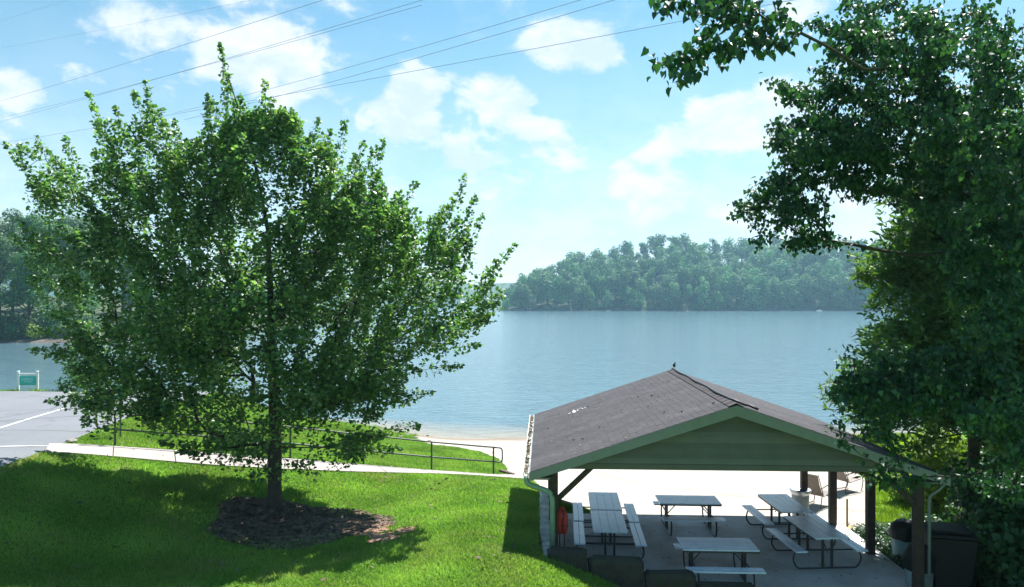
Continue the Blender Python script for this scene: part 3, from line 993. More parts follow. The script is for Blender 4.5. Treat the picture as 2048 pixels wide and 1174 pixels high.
# --- the maple on the lawn
def maple():
    root = empty('maple_tree', TREE)
    tag(root, 'broad young maple with a dark trunk standing in the mulch bed on the lawn', 'tree')
    inv = -TREE
    T0 = TREE
    tr = [(0, 0, -.1, .25, 1.75), (0, .0, .25, .18), (-.02, 0, 1.0, .165), (-.01, .02, 1.9, .17), (.0, .02, 2.4, .15), (-.08, .05, 3.6, .11), (-.10, .0, 5.2, .085), (-.2, .1, 7.2, .055), (-.55, .0, 9.2, .03), (-1.2, 0, 11.2, .012)]
    trunk_mesh('trunk', tr, MT['bark'], root)
    # crown outline: height above base -> reach to the left and right as one faces it from the car park lawn
    zs = [1.6, 2.2, 3.0, 3.8, 4.8, 6.0, 7.0, 8.0, 9.0, 9.8, 10.6, 11.4]
    rl = [1.6, 3.0, 4.9, 5.3, 5.5, 6.1, 6.4, 5.8, 4.0, 1.8, .7, .3]
    rr = [1.8, 3.2, 3.5, 4.2, 5.0, 5.6, 5.2, 3.7, 2.0, .9, .3, .0]
    r = np.random.default_rng(5)
    tips = []; shoots = []

    def shoot(tip, length, dirv, dens):
        shoots.append((np.array(tip), length, unit(np.array(dirv, float)), dens)); tips.append(np.array(tip) - unit(np.array(dirv, float)) * length * .55)
    n_in = 0
    while n_in < 780:
        z = r.uniform(1.7, 10.4)
        L_, R_ = np.interp(z, zs, rl), np.interp(z, zs, rr)
        a = r.uniform(0, 2 * PI)
        cx = math.cos(a); sy = math.sin(a)
        rx = R_ if cx > 0 else L_
        ry = ((.50 if z < 6 else .28) if sy < 0 else .78 * (1 - .72 * max(0, -cx))) * (L_ + R_) / 2
        q = r.uniform(0, 1) ** .42
        x, y = rx * cx * q * .95, ry * sy * q * .95
        if z < 2.7 or (z < 3.7 and (q < .35 or r.uniform() < .3)): continue
        if z > 8.6 and r.uniform() < .45: continue
        # gaps of sky between the limbs
        if math.sin(x * 1.35 + 2.0) + math.sin(z * 1.5 + .8 * y) + math.sin(y * 1.2 + x * .6) > 1.42: continue
        out = np.array([cx, sy * .8, 0.0]) * (.75 if z < 7 else .4) * q
        upv = .25 if z < 3.2 else .75 if z < 7 else 1.3
        shoot((x, y, z), r.uniform(.6, 1.05), out + np.array([0, 0, upv]) + r.normal(0, .25, 3), 1.0)
        n_in += 1
    # leaders and outer shoots that make the ragged outline
    outline = [(440, 88, 1.7, -.1), (455, 150, 1.3, .05), (530, 160, 1.2, .12), (548, 195, 1.3, .2), (415, 190, 1.2, -.2), (470, 200, 1.5, 0), (500, 240, 1.2, .1), (290, 160, 1.4, -.25), (270, 185, 1.2, -.3),
               (320, 215, 1.4, -.2), (350, 240, 1.2, -.1), (178, 185, 1.3, -.3), (195, 240, 1.2, -.3), (232, 212, 1.1, -.2), (215, 270, 1.3, -.2), (75, 275, 1.0, -.5), (12, 288, 1.2, -.8), (40, 320, 1.1, -.8), (130, 275, 1.1, -.4),
               (95, 300, 1.1, -.5), (635, 238, 1.1, .15), (690, 238, 1.1, .2), (660, 260, 1.1, .2), (600, 250, 1.0, .1), (768, 278, 1.1, .35), (745, 300, 1.2, .3), (725, 285, 1.1, .3), (760, 340, 1.2, .4), (835, 362, 1.2, .6), (800, 380, 1.1, .5),
               (930, 352, 1.3, .35), (905, 400, 1.2, .4), (950, 395, 1.2, .4), (965, 430, 1.0, .5), (880, 420, 1.1, .4), (1032, 488, 1.2, .9), (1000, 520, 1.1, .9), (985, 560, 1.1, .9), (1005, 590, 1.1, 1.0), (980, 640, 1.0, 1.0),
               (960, 690, 1.0, 1.2), (925, 730, 1.0, 1.3), (865, 785, 1.0, 1.4), (830, 800, 1.0, 1.4), (840, 850, .9, 1.4), (800, 895, .9, 1.2), (770, 870, .9, 1.0), (590, 890, .8, .6), (470, 895, .9, -1.0), (360, 900, .9, -1.4), (320, 885, .9, -1.4),
               (380, 860, .9, -1.2), (240, 815, .9, -1.6), (160, 805, .9, -1.6), (95, 800, 1.0, -1.8), (140, 790, 1.0, -1.6), (75, 660, 1.0, -1.2), (60, 700, .9, -1.3), (40, 440, 1.1, -1.0), (25, 470, 1.0, -1.1), (70, 390, 1.1, -.8), (60, 480, 1.1, -1),
               (100, 560, 1.1, -1), (110, 620, 1.1, -1), (420, 880, .8, -1), (560, 880, .7, .2)]
    for (u, v, ln, slope) in outline:
        Y = (18.7 if v < 400 else 17.9) + r.uniform(-1.0, 1.0)
        p = P(u, v, Y) - TREE
        dv = np.array([slope, r.uniform(-.3, .3), 1.0 if v < 640 else .15])
        shoot(tuple(p), ln * (1.65 if v < 300 and 150 < u < 600 else 1.25), dv, .85)
        for _ in range(3):
            q = np.array(p) - unit(dv) * ln * r.uniform(.6, 1.3) + r.normal(0, .30, 3)
            shoot(tuple(q), ln * .8, dv + r.normal(0, .3, 3), 1.0)
    tips = np.array(tips)
    Pa, Pr, nt, ti = grow(tr, tips, bf=.22, step=.35, up=.14, jit=.03, seed=3)
    # shoots continue beyond their tip node
    Pa2 = list(Pa); Pr2 = list(Pr)
    for i, (tip, ln, dv, de) in enumerate(shoots):
        k = ti[i]; prev = k
        for s in (.45, 1.0):
            Pa2.append(Pa[k] + (tip - Pa[k]) * s + r.normal(0, .02, 3)); Pr2.append(prev); prev = len(Pa2) - 1
    branch_mesh('limbs', np.array(Pa2), np.array(Pr2), nt, MT['bark'], root, r0=.0055, rmax=.13)
    C_, D_, Z_ = [], [], []
    for (tip, ln, dv, de) in shoots:
        m = int((118 if de == 1.0 else 88) * de * ln / .9)
        s = r.uniform(0, 1, m) ** .85
        prof = (.37 if de == 1.0 else .27) * (1 - .80 * s ** 1.5)                       # shoots taper to their tips
        off = unit(r.normal(0, 1, (m, 3))) * (prof * r.uniform(.25, 1, m) ** .6)[:, None]
        base = tip - dv * ln
        c = base + dv * (ln * s)[:, None] + off
        C_.append(c); D_.append(off + dv * .25 + np.array([0, 0, -.25]) + r.normal(0, .12, (m, 3)))
        Z_.append(r.uniform(.066, .122, m))
    C_, D_, Z_ = np.concatenate(C_), np.concatenate(D_), np.concatenate(Z_)
    n = len(C_)
    nn = np.array([0, 0, .75]) + r.normal(0, .55, (n, 3)) - .25 * unit(D_)
    f = leaf_cloud('crown', C_, nn, D_, Z_, LEAF_LOBED, MT['maple'], root)
    f['kind'] = 'stuff'
    return root


maple()


# --- generic broadleaf crowns for the middle distance and the far shores
def crown_points(lobes, n, r, shell=.55):
    vol = np.array([l[3] * l[4] * l[5] for l in lobes]) ** .7
    k = r.choice(len(lobes), n, p=vol / vol.sum())
    L_ = np.array(lobes)[k]
    d = unit(r.normal(0, 1, (n, 3)))
    rad = (shell + (1 - shell) * r.uniform(0, 1, n) ** .5)
    p = L_[:, :3] + d * L_[:, 3:6] * rad[:, None]
    return p, d


def tree_proto(name, h, w, nleaf, size, mat, seed, kind='round', bark=None, hidden_trunk=False):
    r = np.random.default_rng(seed)
    root = empty(name)
    lobes = []
    if kind == 'round':
        for _ in range(15):
            z = r.uniform(.16, .88) * h
            rr = w / 2 * math.sin(min(1, (1.06 - z / h) / .62) * PI / 2)
            a = r.uniform(0, 2 * PI); q = rr * r.uniform(.25, .78)
            s = w * r.uniform(.16, .27)
            lobes.append((q * math.cos(a), q * math.sin(a), z, s, s, s * r.uniform(.65, .9)))
        lobes.append((0, 0, h * .58, w * .27, w * .27, h * .28))
        lobes.append((r.normal(0, .04) * w, r.normal(0, .04) * w, h * .86, w * .18, w * .18, h * .13))
    elif kind == 'tall':
        for _ in range(13):
            z = r.uniform(.24, .93) * h
            rr = w / 2 * (.35 + .65 * math.sin(min(1, (1.04 - z / h) / .5) * PI / 2))
            a = r.uniform(0, 2 * PI); q = rr * r.uniform(.2, .75); s = w * r.uniform(.15, .24)
            lobes.append((q * math.cos(a), q * math.sin(a), z, s, s, s * .8))
        lobes.append((0, 0, h * .66, w * .2, w * .2, h * .26))
    elif kind == 'bush':
        for _ in range(9):
            a = r.uniform(0, 2 * PI); q = w * .5 * r.uniform(.1, .7); s = w * r.uniform(.18, .3)
            z = h * r.uniform(.25, .72)
            lobes.append((q * math.cos(a), q * math.sin(a), z, s, s, min(s, z * .95)))
        lobes.append((0, 0, h * .42, w * .36, w * .36, h * .42))
    p, d = crown_points(lobes, nleaf, r)
    nn = d * 1.0 + np.array([0, 0, .25]) + r.normal(0, .34, (nleaf, 3))
    dr = d + np.array([0, 0, -.35]) + r.normal(0, .3, (nleaf, 3))
    zn = np.clip(.5 + .5 * (p[:, 2] / h - .5) * 0, 0, 1)
    lobev = r.uniform(0, 1, nleaf) * .7 + .3 * r.uniform(0, 1)
    leaf_cloud('crown', p, nn, dr, size * r.uniform(.6, 1.3, nleaf), LEAF_KITE, mat, root, lobev)
    m = MB()
    if kind != 'bush':
        tr = w * .028
        m.tube([(0, 0, -.6), (r.normal(0, .01) * w, 0, h * .3), (r.normal(0, .03) * w, r.normal(0, .03) * w, h * .62), (0, 0, h * .88)], [tr * 1.3, tr, tr * .7, tr * .2], 7)
        for l in lobes[:9]:
            z0 = max(h * .22, l[2] - w * .3)
            m.tube([(0, 0, z0), (l[0] * .5, l[1] * .5, z0 + (l[2] - z0) * .55), l[:3]], [tr * .5, tr * .35, tr * .12], 5, cap=False)
        m.build('trunk', bark or MT['bark'], root, smooth=True)
    else:
        for l in lobes[:8]:
            m.tube([(0, 0, -.05), (l[0] * .5, l[1] * .5, l[2] * .6), (l[0], l[1], l[2] + l[5] * .4)], [.018 * w, .012 * w, .005 * w], 5, cap=False)
        m.build('stems', MT['twig'], root)
    return root


def plant_copies(protos, spots, label_fn, cat, group):
    """spots: (x, y, z, rz, scale, kind index)"""
    used = set()
    out = []
    for i, (x, y, z, rz, s, k) in enumerate(spots):
        pr = protos[k]
        o = pr if k not in used else copy_tree(pr)
        used.add(k)
        out.append((o, (x, y, z), rz, s, i))
    for o, loc, rz, s, i in out:
        o.location = loc; o.rotation_euler = (0, 0, rz)
        o.scale = (s * random.uniform(.92, 1.1), s * random.uniform(.92, 1.1), s)
        tag(o, label_fn(i), cat, group)
    for k, pr in enumerate(protos):
        if k not in used:
            for c in list(bpy.data.objects):
                if c.parent == pr: bpy.data.objects.remove(c)
            bpy.data.objects.remove(pr)


# --- far wooded hill across the lake
SHY = 464.0                                                    # depth of the far waterline
prof_u = [985, 1010, 1030, 1060, 1110, 1180, 1250, 1290, 1360, 1400, 1450, 1500, 1600, 1690, 1850, 2048, 2400]
prof_v = [612, 603, 575, 548, 522, 500, 489, 481, 477, 489, 483, 477, 478, 480, 486, 480, 500]


def hill_h(x, y):
    """height of the wooded rise on the far shore"""
    x = np.asarray(x, float); y = np.asarray(y, float)
    dy = y - SHY
    u = UC + x / 575 * FPX
    top = CAM_Z + (VH - np.interp(u, prof_u, prof_v)) / FPX * 575 - 20.5       # ground under the skyline trees
    top = np.maximum(top, .5)
    t = np.clip(dy / 105, 0, 1)
    return WATER_Z + .4 + np.minimum(dy, 6) * .25 + (top - WATER_Z) * (t ** .9)


def shore_edge(x):
    return SHY + 2.5 * np.sin(x * .045) + 1.5 * np.sin(x * .13 + 1)


hx = np.linspace(-14, 480, 90); hy = np.linspace(0, 190, 30)
HX, HY = np.meshgrid(hx, hy)
left_round = np.clip(1 - (HX + 8) / 30, 0, 1) ** 2 * 25
YY = shore_edge(HX) + left_round + HY * 1.0
HZ = hill_h(HX, SHY + HY)
HZ = np.where(HY > 120, HZ - (HY - 120) * .1, HZ)
HZ[0, :] = WATER_Z - 1.5
HZ[:, 0] = WATER_Z - 1.5
idx = np.arange(HX.size).reshape(HX.shape)
hq = np.stack([idx[:-1, :-1], idx[:-1, 1:], idx[1:, 1:], idx[1:, :-1]], -1).reshape(-1, 4)
far_hill = fast_mesh('far_hill', np.c_[HX.ravel(), YY.ravel(), HZ.ravel()], quad=hq, mat=MT['forestfloor'], smooth=True)
tag(far_hill, 'wooded hill rising from the far shore', kind='structure')
# eroded bank along the far waterline
bxs = np.linspace(-8, 470, 200)
bv = []
for i, x in enumerate(bxs):
    y0 = float(shore_edge(x) + np.clip(1 - (x + 8) / 30, 0, 1) ** 2 * 25)
    hgt = 1.0 + .5 * math.sin(x * .2) + .4 * math.sin(x * .07 + 2)
    bv += [(x, y0 - 1.2, WATER_Z - .4), (x, y0 - .2, WATER_Z + .35), (x, y0 + 2.0, WATER_Z + max(.4, hgt)), (x, y0 + 5.5, WATER_Z + max(.4, hgt) + .5)]
bq = [(4 * i + k, 4 * i + 4 + k, 4 * i + 5 + k, 4 * i + 1 + k) for i in range(len(bxs) - 1) for k in range(3)]
fb = fast_mesh('far_shore_bank', bv, quad=bq, mat=MT['bank'], smooth=True)
tag(fb, 'low reddish eroded bank along the far waterline', kind='structure')

far_protos = [tree_proto('deciduous_tree', 18, 13, 1500, .95, MT['far'], 21), tree_proto('deciduous_tree', 20, 12, 1500, .95, MT['far'], 22, 'tall'),
              tree_proto('deciduous_tree', 16, 14, 1500, .95, MT['far'], 23), tree_proto('deciduous_tree', 21, 10, 1300, .9, MT['far'], 24, 'tall'),
              tree_proto('deciduous_tree', 15, 11, 1300, .9, MT['far'], 25)]
spots = []; rows = []
rr = random.Random(9)
for row, dy in enumerate((3, 11, 22, 35, 50, 67, 86, 103)):
    x = -4 + rr.uniform(0, 4)
    while x < 290 + dy * .5:
        yy = dy + rr.uniform(-4, 4)
        xx = x + rr.uniform(-2, 2)
        y0 = float(shore_edge(xx)) + float(np.clip(1 - (xx + 8) / 30, 0, 1) ** 2 * 25)
        dens = 1
        k = rr.randrange(5)
        s = rr.uniform(.95, 1.40) if row else rr.uniform(.6, 1.15)
        if xx < 12: s *= .55 + .03 * (xx + 4)
        z = float(hill_h(xx, SHY + yy)) - .3
        spots.append((xx, y0 + yy, z, rr.uniform(0, 6.28), s, k)); rows.append(row)
        x += rr.uniform(7.5, 12) * (1.0 if row < 2 else 1.1)
print('far trees', len(spots))
LAB = {0: 'hazy green tree at the waterline of the far shore', 1: 'hazy green tree just behind the waterline trees of the far shore', 2: 'hazy green tree low on the slope of the far wooded hill', 3: 'hazy green tree low on the slope of the far wooded hill',
       5: 'hazy green tree high on the slope of the far wooded hill', 6: 'hazy green tree just below the skyline of the far wooded hill', 7: 'hazy green tree on the skyline of the far wooded hill'}
plant_copies(far_protos, spots, lambda i: LAB.get(rows[i], 'hazy green tree halfway up the far wooded hill'), 'tree', 'trees on the far wooded hill')
far_bush = [tree_proto('shoreline_bush', 4.5, 6, 420, .6, MT['far'], 31, 'bush'), tree_proto('shoreline_bush', 3.2, 5, 360, .55, MT['lime'], 32, 'bush')]
spots = []
x = -5
while x < 330:
    spots.append((x, float(shore_edge(x)) + float(np.clip(1 - (x + 8) / 30, 0, 1) ** 2 * 25) + rr.uniform(1.5, 4), WATER_Z + 1.0, rr.uniform(0, 6), rr.uniform(.6, 1.2), 1 if rr.random() < .12 else 0))
    x += rr.uniform(4, 11)
sb = spots
plant_copies(far_bush, spots, lambda i: 'pale yellow-green bush at the far waterline' if sb[i][5] else 'dark green bush at the far waterline', 'bush', 'bushes along the far waterline')

# --- left shore
LSY = 120.0
lx_ = np.linspace(-210, -56, 60); ly_ = np.linspace(0, 130, 26)
LX, LY = np.meshgrid(lx_, ly_)
rnd_end = np.clip((LX + 78) / 22, 0, 1) ** 2 * 45
YY = LSY + 1.5 * np.sin(LX * .11) + rnd_end + LY
LZ = WATER_Z + .3 + np.minimum(LY, 4) * .25 + 7 * np.clip(LY / 70, 0, 1) * np.clip((-60 - LX) / 20, .1, 1)
LZ[0, :] = WATER_Z - 1.5; LZ[:, -1] = WATER_Z - 1.5
idx = np.arange(LX.size).reshape(LX.shape)
lq = np.stack([idx[:-1, :-1], idx[:-1, 1:], idx[1:, 1:], idx[1:, :-1]], -1).reshape(-1, 4)
ls = fast_mesh('left_shore', np.c_[LX.ravel(), YY.ravel(), LZ.ravel()], quad=lq, mat=MT['forestfloor'], smooth=True)
tag(ls, 'wooded shore with a low bank across the inlet', kind='structure')
bxs = np.linspace(-205, -66, 120); bv = []
for x in bxs:
    y0 = LSY + 1.5 * math.sin(x * .11) + min(1, max(0, (x + 78) / 22)) ** 2 * 45
    hgt = .42 + .18 * math.sin(x * .5) + .2 * math.sin(x * .23)
    bv += [(x, y0 - .8, WATER_Z - .3), (x, y0 - .1, WATER_Z + .25), (x, y0 + .8, WATER_Z + max(.3, hgt)), (x, y0 + 3, WATER_Z + max(.3, hgt) + .35)]
lb = fast_mesh('left_shore_bank', bv, quad=[(4 * i + k, 4 * i + 4 + k, 4 * i + 5 + k, 4 * i + 1 + k) for i in range(len(bxs) - 1) for k in range(3)], mat=MT['bank'], smooth=True)
tag(lb, 'narrow bare bank along the near left shore', kind='structure')
lp = [tree_proto('shore_tree', 20, 12, 6500, .42, MT['shore'], 41), tree_proto('shore_tree', 23, 10, 6500, .40, MT['shore'], 42, 'tall'),
      tree_proto('shore_tree', 22, 8, 5000, .38, MT['shore'], 43, 'tall')]
spots = [(-86, 125, .2, .3, .75, 0), (-93, 127, .2, 1.4, .85, 1), (-79, 128, .2, 2.2, .62, 0), (-101, 124, .2, 3.0, .8, 0), (-74, 136, .2, 1.1, .50, 2), (-70, 146, .2, 1.9, .45, 0),
         (-89, 134, 2.0, 4.0, .95, 1), (-97, 136, 2.2, 5.0, .98, 2), (-83, 139, 2.0, .8, .85, 2), (-106, 134, 2, 2.0, .95, 0), (-78, 146, 2, 3.3, .72, 1), (-92, 146, 4, 1.0, 1.02, 0),
         (-101, 148, 4, 2.6, 1.0, 1), (-85, 153, 4, 4.4, .9, 0), (-113, 128, .5, 3.5, .9, 1), (-110, 150, 4, .4, 1.0, 0), (-120, 140, 3, 1.7, 1.0, 1), (-96, 160, 5.5, 2.9, 1.0, 1), (-106, 164, 5.5, 5.6, 1.0, 0), (-74, 158, 2, .2, .6, 1)]
plant_copies(lp, spots, lambda i: ('tall dark green tree at the back of the wood across the inlet' if spots[i][1] > 143 else 'tall dark green tree in the middle of the wood across the inlet') if i not in (0, 2, 3, 4, 5) else 'leafy tree at the waterline across the inlet on the left', 'tree', 'trees across the inlet')
lbp = [tree_proto('shore_shrub', 3.2, 4.5, 1100, .30, MT['shore'], 51, 'bush'), tree_proto('shore_shrub', 3.0, 3.6, 900, .28, MT['lime'], 52, 'bush')]
spots = [(-86.5, 121.8, -1.0, 0, 1, 0), (-82.0, 121.6, -1.0, 1, 1.0, 1), (-90.5, 121.6, -1, 2, 1.1, 0), (-78, 122.6, -1, 3, .9, 0), (-95, 121.5, -1, 4, 1, 0), (-74, 128, -1, 5, .8, 0), (-84, 123, -.8, .5, 1.2, 0), (-100, 121, -1, 1.5, 1.1, 0), (-88, 124, -.8, 2, 1.5, 0), (-80, 124.5, -.8, 1, 1.4, 0), (-92, 124, -.8, 4, 1.5, 0), (-76, 126, -.8, 3, 1.3, 0), (-72, 133, -.8, 3, 1.3, 0), (-96, 125, -.6, 2, 1.5, 0), (-86, 128, -.3, 5, 1.7, 0), (-81, 131, -.3, .4, 1.6, 0)]
plant_copies(lbp, spots, lambda i: 'pale yellow-green shrub on the bank across the inlet' if i == 1 else 'dark green shrub on the bank across the inlet', 'bush', 'shrubs on the bank across the inlet')

# --- distant blue ridge
mx_ = np.linspace(-760, 260, 120)
mv = []
for x in mx_:
    t = 42 + 16 * math.sin(x * .006 + .8) + 8 * math.sin(x * .017) + 3 * math.sin(x * .05 + 1)
    t *= min(1, max(.05, (180 - x) / 330))
    mv += [(x, 930, WATER_Z - 1), (x, 960, WATER_Z + 4 + t * .35), (x, 1010, t), (x, 1120, t * .8)]
mo = fast_mesh('distant_ridge', mv, quad=[(4 * i + k, 4 * i + 4 + k, 4 * i + 5 + k, 4 * i + 1 + k) for i in range(len(mx_) - 1) for k in range(3)], mat=MT['mountain'], smooth=True)
tag(mo, 'blue hazy wooded ridge on the horizon', kind='structure')

# boats and rocks on the far waterline
def boat(x, y, s, rz, label):
    b = empty('moored_boat', (x, y, WATER_Z), rz)
    m = MB()
    pr = [(-.5, .10), (-.2, .17), (.2, .16), (.5, .0)]
    vs = []
    for (t, w) in pr:
        vs += [(t * s * 5, -w * s * 5 * .6, -.1), (t * s * 5, -w * s * 5, .6 * s), (t * s * 5, w * s * 5, .6 * s), (t * s * 5, w * s * 5 * .6, -.1)]
    fs = []
    for i in range(3):
        for k in range(3): fs.append((4 * i + k, 4 * i + 4 + k, 4 * i + 5 + k, 4 * i + 1 + k))
    fs.append((0, 1, 2, 3))
    m.add(vs, fs).build('hull', MT['boat'], b)
    MB().box((-.3 * s, 0, .8 * s), (1.4 * s, .9 * s, .5 * s), bev=.1).build('console', MT['boat'], b)
    tag(b, label, 'boat')


boat(P(1217, 622, 460).x, 459, .7, .3, 'small white boat moored at the wooded far shore near its middle')
boat(P(1638, 625, 458).x, 457, .8, .1, 'white boat at the far shore nearest the overhanging tree')


def rock(name, loc, size, mat, seed, parent=None, sq=(1, .8, .6)):
    r = random.Random(seed)
    m = MB()
    n = 9
    prof = [(.55, -.35), (.95, -.1), (1.0, .15), (.78, .48), (.35, .66)]
    vs = []; fs = []
    for (ra, z) in prof:
        for k in range(n):
            a = 2 * PI * k / n
            q = ra * (1 + r.uniform(-.16, .16))
            vs.append((q * math.cos(a) * sq[0] * size, q * math.sin(a) * sq[1] * size, (z + r.uniform(-.07, .07)) * sq[2] * size))
    vs.append((0, 0, .72 * sq[2] * size))
    for i in range(len(prof) - 1):
        for k in range(n): fs.append((i * n + k, i * n + (k + 1) % n, (i + 1) * n + (k + 1) % n, (i + 1) * n + k))
    t = (len(prof) - 1) * n
    for k in range(n): fs.append((t + k, t + (k + 1) % n, len(vs) - 1))
    m.add(vs, fs, .5)
    o = m.build(name, mat, parent)
    o.location = loc; o.rotation_euler = (0, 0, r.uniform(0, 6))
    return o


q = g(143, 886)
tag(rock('rock', (q.x, q.y, q.z + .05), .16, MT['rock'], 1), 'grey rock at the corner of the car park by the end of the path', 'rock')
for i, (u, v, s) in enumerate(((760, 862, .16), (790, 866, .20), (815, 872, .15), (832, 877, .14), (745, 860, .13), (775, 870, .12), (800, 875, .12))):
    q = g(u, v)
    tag(rock('shore_rock', (q.x, q.y, q.z + .03), s * 1.3, MT['rock'], 10 + i), 'small grey-brown rock where the grass meets the lake beside the beach', 'rock', 'rocks on the lake edge')
for i, (u, v, s) in enumerate(((855, 873, .10), (858, 884, .13), (1060, 880, .12))):
    q = g(u, v)
    lab = ('dark rock in the shallows left of the beach', 'dark rock on the sand beside the grass edge', 'dark rock at the waterline left of the shelter roof')[i]
    tag(rock('beach_rock', (q.x, q.y, q.z + .03), s, MT['mossy'], 30 + i), lab, 'rock')

# ------------------------------------------------------------------ railing
def arc_pts(pts, r=.12, k=4):
    out = [Vector(pts[0])]
    for i in range(1, len(pts) - 1):
        a, b, c = Vector(pts[i - 1]), Vector(pts[i]), Vector(pts[i + 1])
        p, q = b + (a - b).normalized() * r, b + (c - b).normalized() * r
        for j in range(k + 1):
            t = j / k
            out.append((1 - t) ** 2 * p + 2 * t * (1 - t) * b + t * t * q)
    out.append(Vector(pts[-1]))
    return out


rl_root = empty('handrail', POST0[0])
tag(rl_root, 'long dark green two-rail pipe handrail beside the path', 'handrail')
o0 = Vector(POST0[0])
ps = [Vector((x, y, h1(x, y))) - o0 for (x, y, z) in POST0]
for p in ps:
    m = MB(); m.tube([p + Vector((0, 0, -.2)), p + Vector((0, 0, 1.0))], .030, 8); m.lathe(p + Vector((0, 0, .0)), [(.06, 0), (.06, .012), (.03, .02)], 10)
    m.build('post', MT['rail'], rl_root)
d1 = (ps[1] - ps[0]).normalized(); d2 = (ps[-1] - ps[-2]).normalized()
e1 = ps[0] - d1 * .46; e2 = ps[-1] + d2 * .36
topz, midz = Vector((0, 0, 1.0)), Vector((0, 0, .48))
loop = [ps[2] + topz, ps[1] + topz, ps[0] + topz, e1 + topz, e1 + midz, ps[0] + midz, ps[1] + midz, ps[2] + midz]
MB().tube(arc_pts([p + topz for p in ps], .05), .027, 8).build('top_rail', MT['rail'], rl_root, smooth=True)
MB().tube(arc_pts([p + midz for p in ps], .05), .027, 8).build('lower_rail', MT['rail'], rl_root, smooth=True)
MB().tube(arc_pts([ps[0] + topz, e1 + topz, e1 + midz, ps[0] + midz]), .0272, 8).build('end_loop', MT['rail'], rl_root, smooth=True)
MB().tube(arc_pts([ps[-1] + topz, e2 + topz, e2 + midz, ps[-1] + midz]), .0272, 8).build('end_loop', MT['rail'], rl_root, smooth=True)
# timber edging log by the end of the handrail
a_, b_ = g(1000, 945), g(1022, 950)
lg = MB().bar((a_.x, a_.y, a_.z + .05), (b_.x + .1, b_.y - .25, b_.z + .05), .14, .14, bev=.02).build('edging_timber', MT['beam'])
tag(lg, 'short weathered timber edging the sand beyond the end of the handrail', 'timber')

# ------------------------------------------------------------------ signs
def lake_sign():
    c = P(56, 768, 36.6)
    s = empty('notice_board', (c.x, c.y, h1(c.x, c.y)), 0)
    z0 = 0
    for x in (-.50, .50):
        m = MB(); m.box((x, 0, .52), (.09, .09, 1.16), bev=.01); m.box((x, 0, 1.12), (.12, .12, .05), bev=.015)
        m.build('post', MT['white'], s)
    MB().box((0, -.01, .98), (.9, .05, .10), bev=.01).build('top_board', MT['white'], s)
    p = MB().box((0, -.02, .64), (.88, .04, .48), bev=.008).build('panel', MT['signgreen'], s)
    m = MB()
    for zz, w in ((.76, .5), (.68, .62), (.58, .4)): m.box((0, -.043, zz), (w, .006, .022))
    m.build('faded_print', MT['signtext'], p)
    tag(s, 'green notice board between two white posts at the far edge of the car park', 'sign')


lake_sign()
q = g(241, 877)
s = empty('sign_post', (q.x, q.y, q.z), .9)
MB().box((0, 0, .72), (.05, .035, 1.6), bev=.006).build('post', MT['steel'], s)
MB().box((0, -.03, 1.36), (.30, .008, .42), bev=.003).build('sign_plate', MT['signblue'], s)
tag(s, 'small cyan-blue sign on a thin grey post behind the handrail', 'sign')

# ------------------------------------------------------------------ power lines
lines = [((-60, 222, 190), (640, 1, 75), 1.0), ((-60, 252, 190), (420, 128, 105), .8), ((-60, 262, 185), (838, 1, 72), 1.3), ((380, 222, 120), (1155, 1, 62), .8), ((400, 236, 120), (1222, 1, 60), .9),
         ((-60, 300, 170), (1340, 42, 60), 1.4), ((-60, 60, 200), (130, 1, 150), .3), ((-60, 108, 190), (300, 40, 130), .5)]
wl = ['uppermost of the long power lines crossing above the maple top', 'upper of two power lines converging at the left edge of the sky', 'darkest power line, passing just right of the maple top',
      'upper of the close pair of power lines right of the maple', 'lower of the close pair of power lines right of the maple', 'lowest power line, reaching the hanging leaves on the right',
      'short faint power line across the top left corner', 'second faint power line below the top left corner']
for (a, b, sag), lab in zip(lines, wl):
    A, B = P(*a), P(*b)
    D = B - A
    A2, B2 = A - D * .08, B + D * .35
    if 'lowest' in lab or 'short' in lab or 'second' in lab: B2 = B + D * .5
    pts = []
    for k in range(25):
        t = k / 24
        p = A2.lerp(B2, t); p.z -= sag * 4 * t * (1 - t) * .8 - sag * .55
        pts.append(p - A2)
    o = MB().tube(pts, .026 if 'faint' not in lab else .018, 5).build('power_line', MT['wire'])
    o.location = A2
    tag(o, lab, 'power line', 'power lines')

# ------------------------------------------------------------------ picnic shelter
RW, RL = 8.09, 7.0
EAVE, RISE = 2.42, 1.36
XR = RW / 2
SL = RISE / XR


def roof_z(x):
    return EAVE + RISE - abs(x - XR) * SL


pav = empty('picnic_shelter', (PX, PY, 0), -TH)
tag(pav, 'open picnic shelter with a shingled gable roof and green siding', 'shelter')
# floor slab
m = MB(); m.box((4.25, 2.45, -.16), (7.5, 5.3, .32), bev=.02)
m.build('floor_slab', MT['conc'], pav)
# posts and braces
PXS = (.45, 7.72); PYS = (.35, 2.40, 4.50, 6.50)
for px in PXS:
    for py in PYS:
        zb = -.9 if (py > 5 or px > 5) else -.05
        MB().box((px, py, (2.36 + zb) / 2), (.17, .17, 2.36 - zb), bev=.012).build('post', MT['post'], pav)
for py in (PYS[0], PYS[-1]):
    for px, sx in ((PXS[0], 1), (PXS[1], -1)):
        MB().bar((px + sx * .07, py, 1.72), (px + sx * .78, py, 2.40), .09, .10, bev=.008).build('brace', MT['post'], pav)
for px in PXS:
    for i, py in enumerate(PYS[:-1]):
        MB().bar((px, py + .07, 1.80), (px, py + .62, 2.36), .08, .09, bev=.008).build('brace', MT['post'], pav)
for px in PXS:
    MB().box((px, 3.42, 2.385), (.14, 6.1, .14), bev=.01).build('side_beam', MT['beam'], pav)
MB().tube([(PXS[1] - .13, 4.42, .1), (PXS[1] - .13, 4.42, 2.3)], .012, 6).build('conduit', MT['steel'], pav)
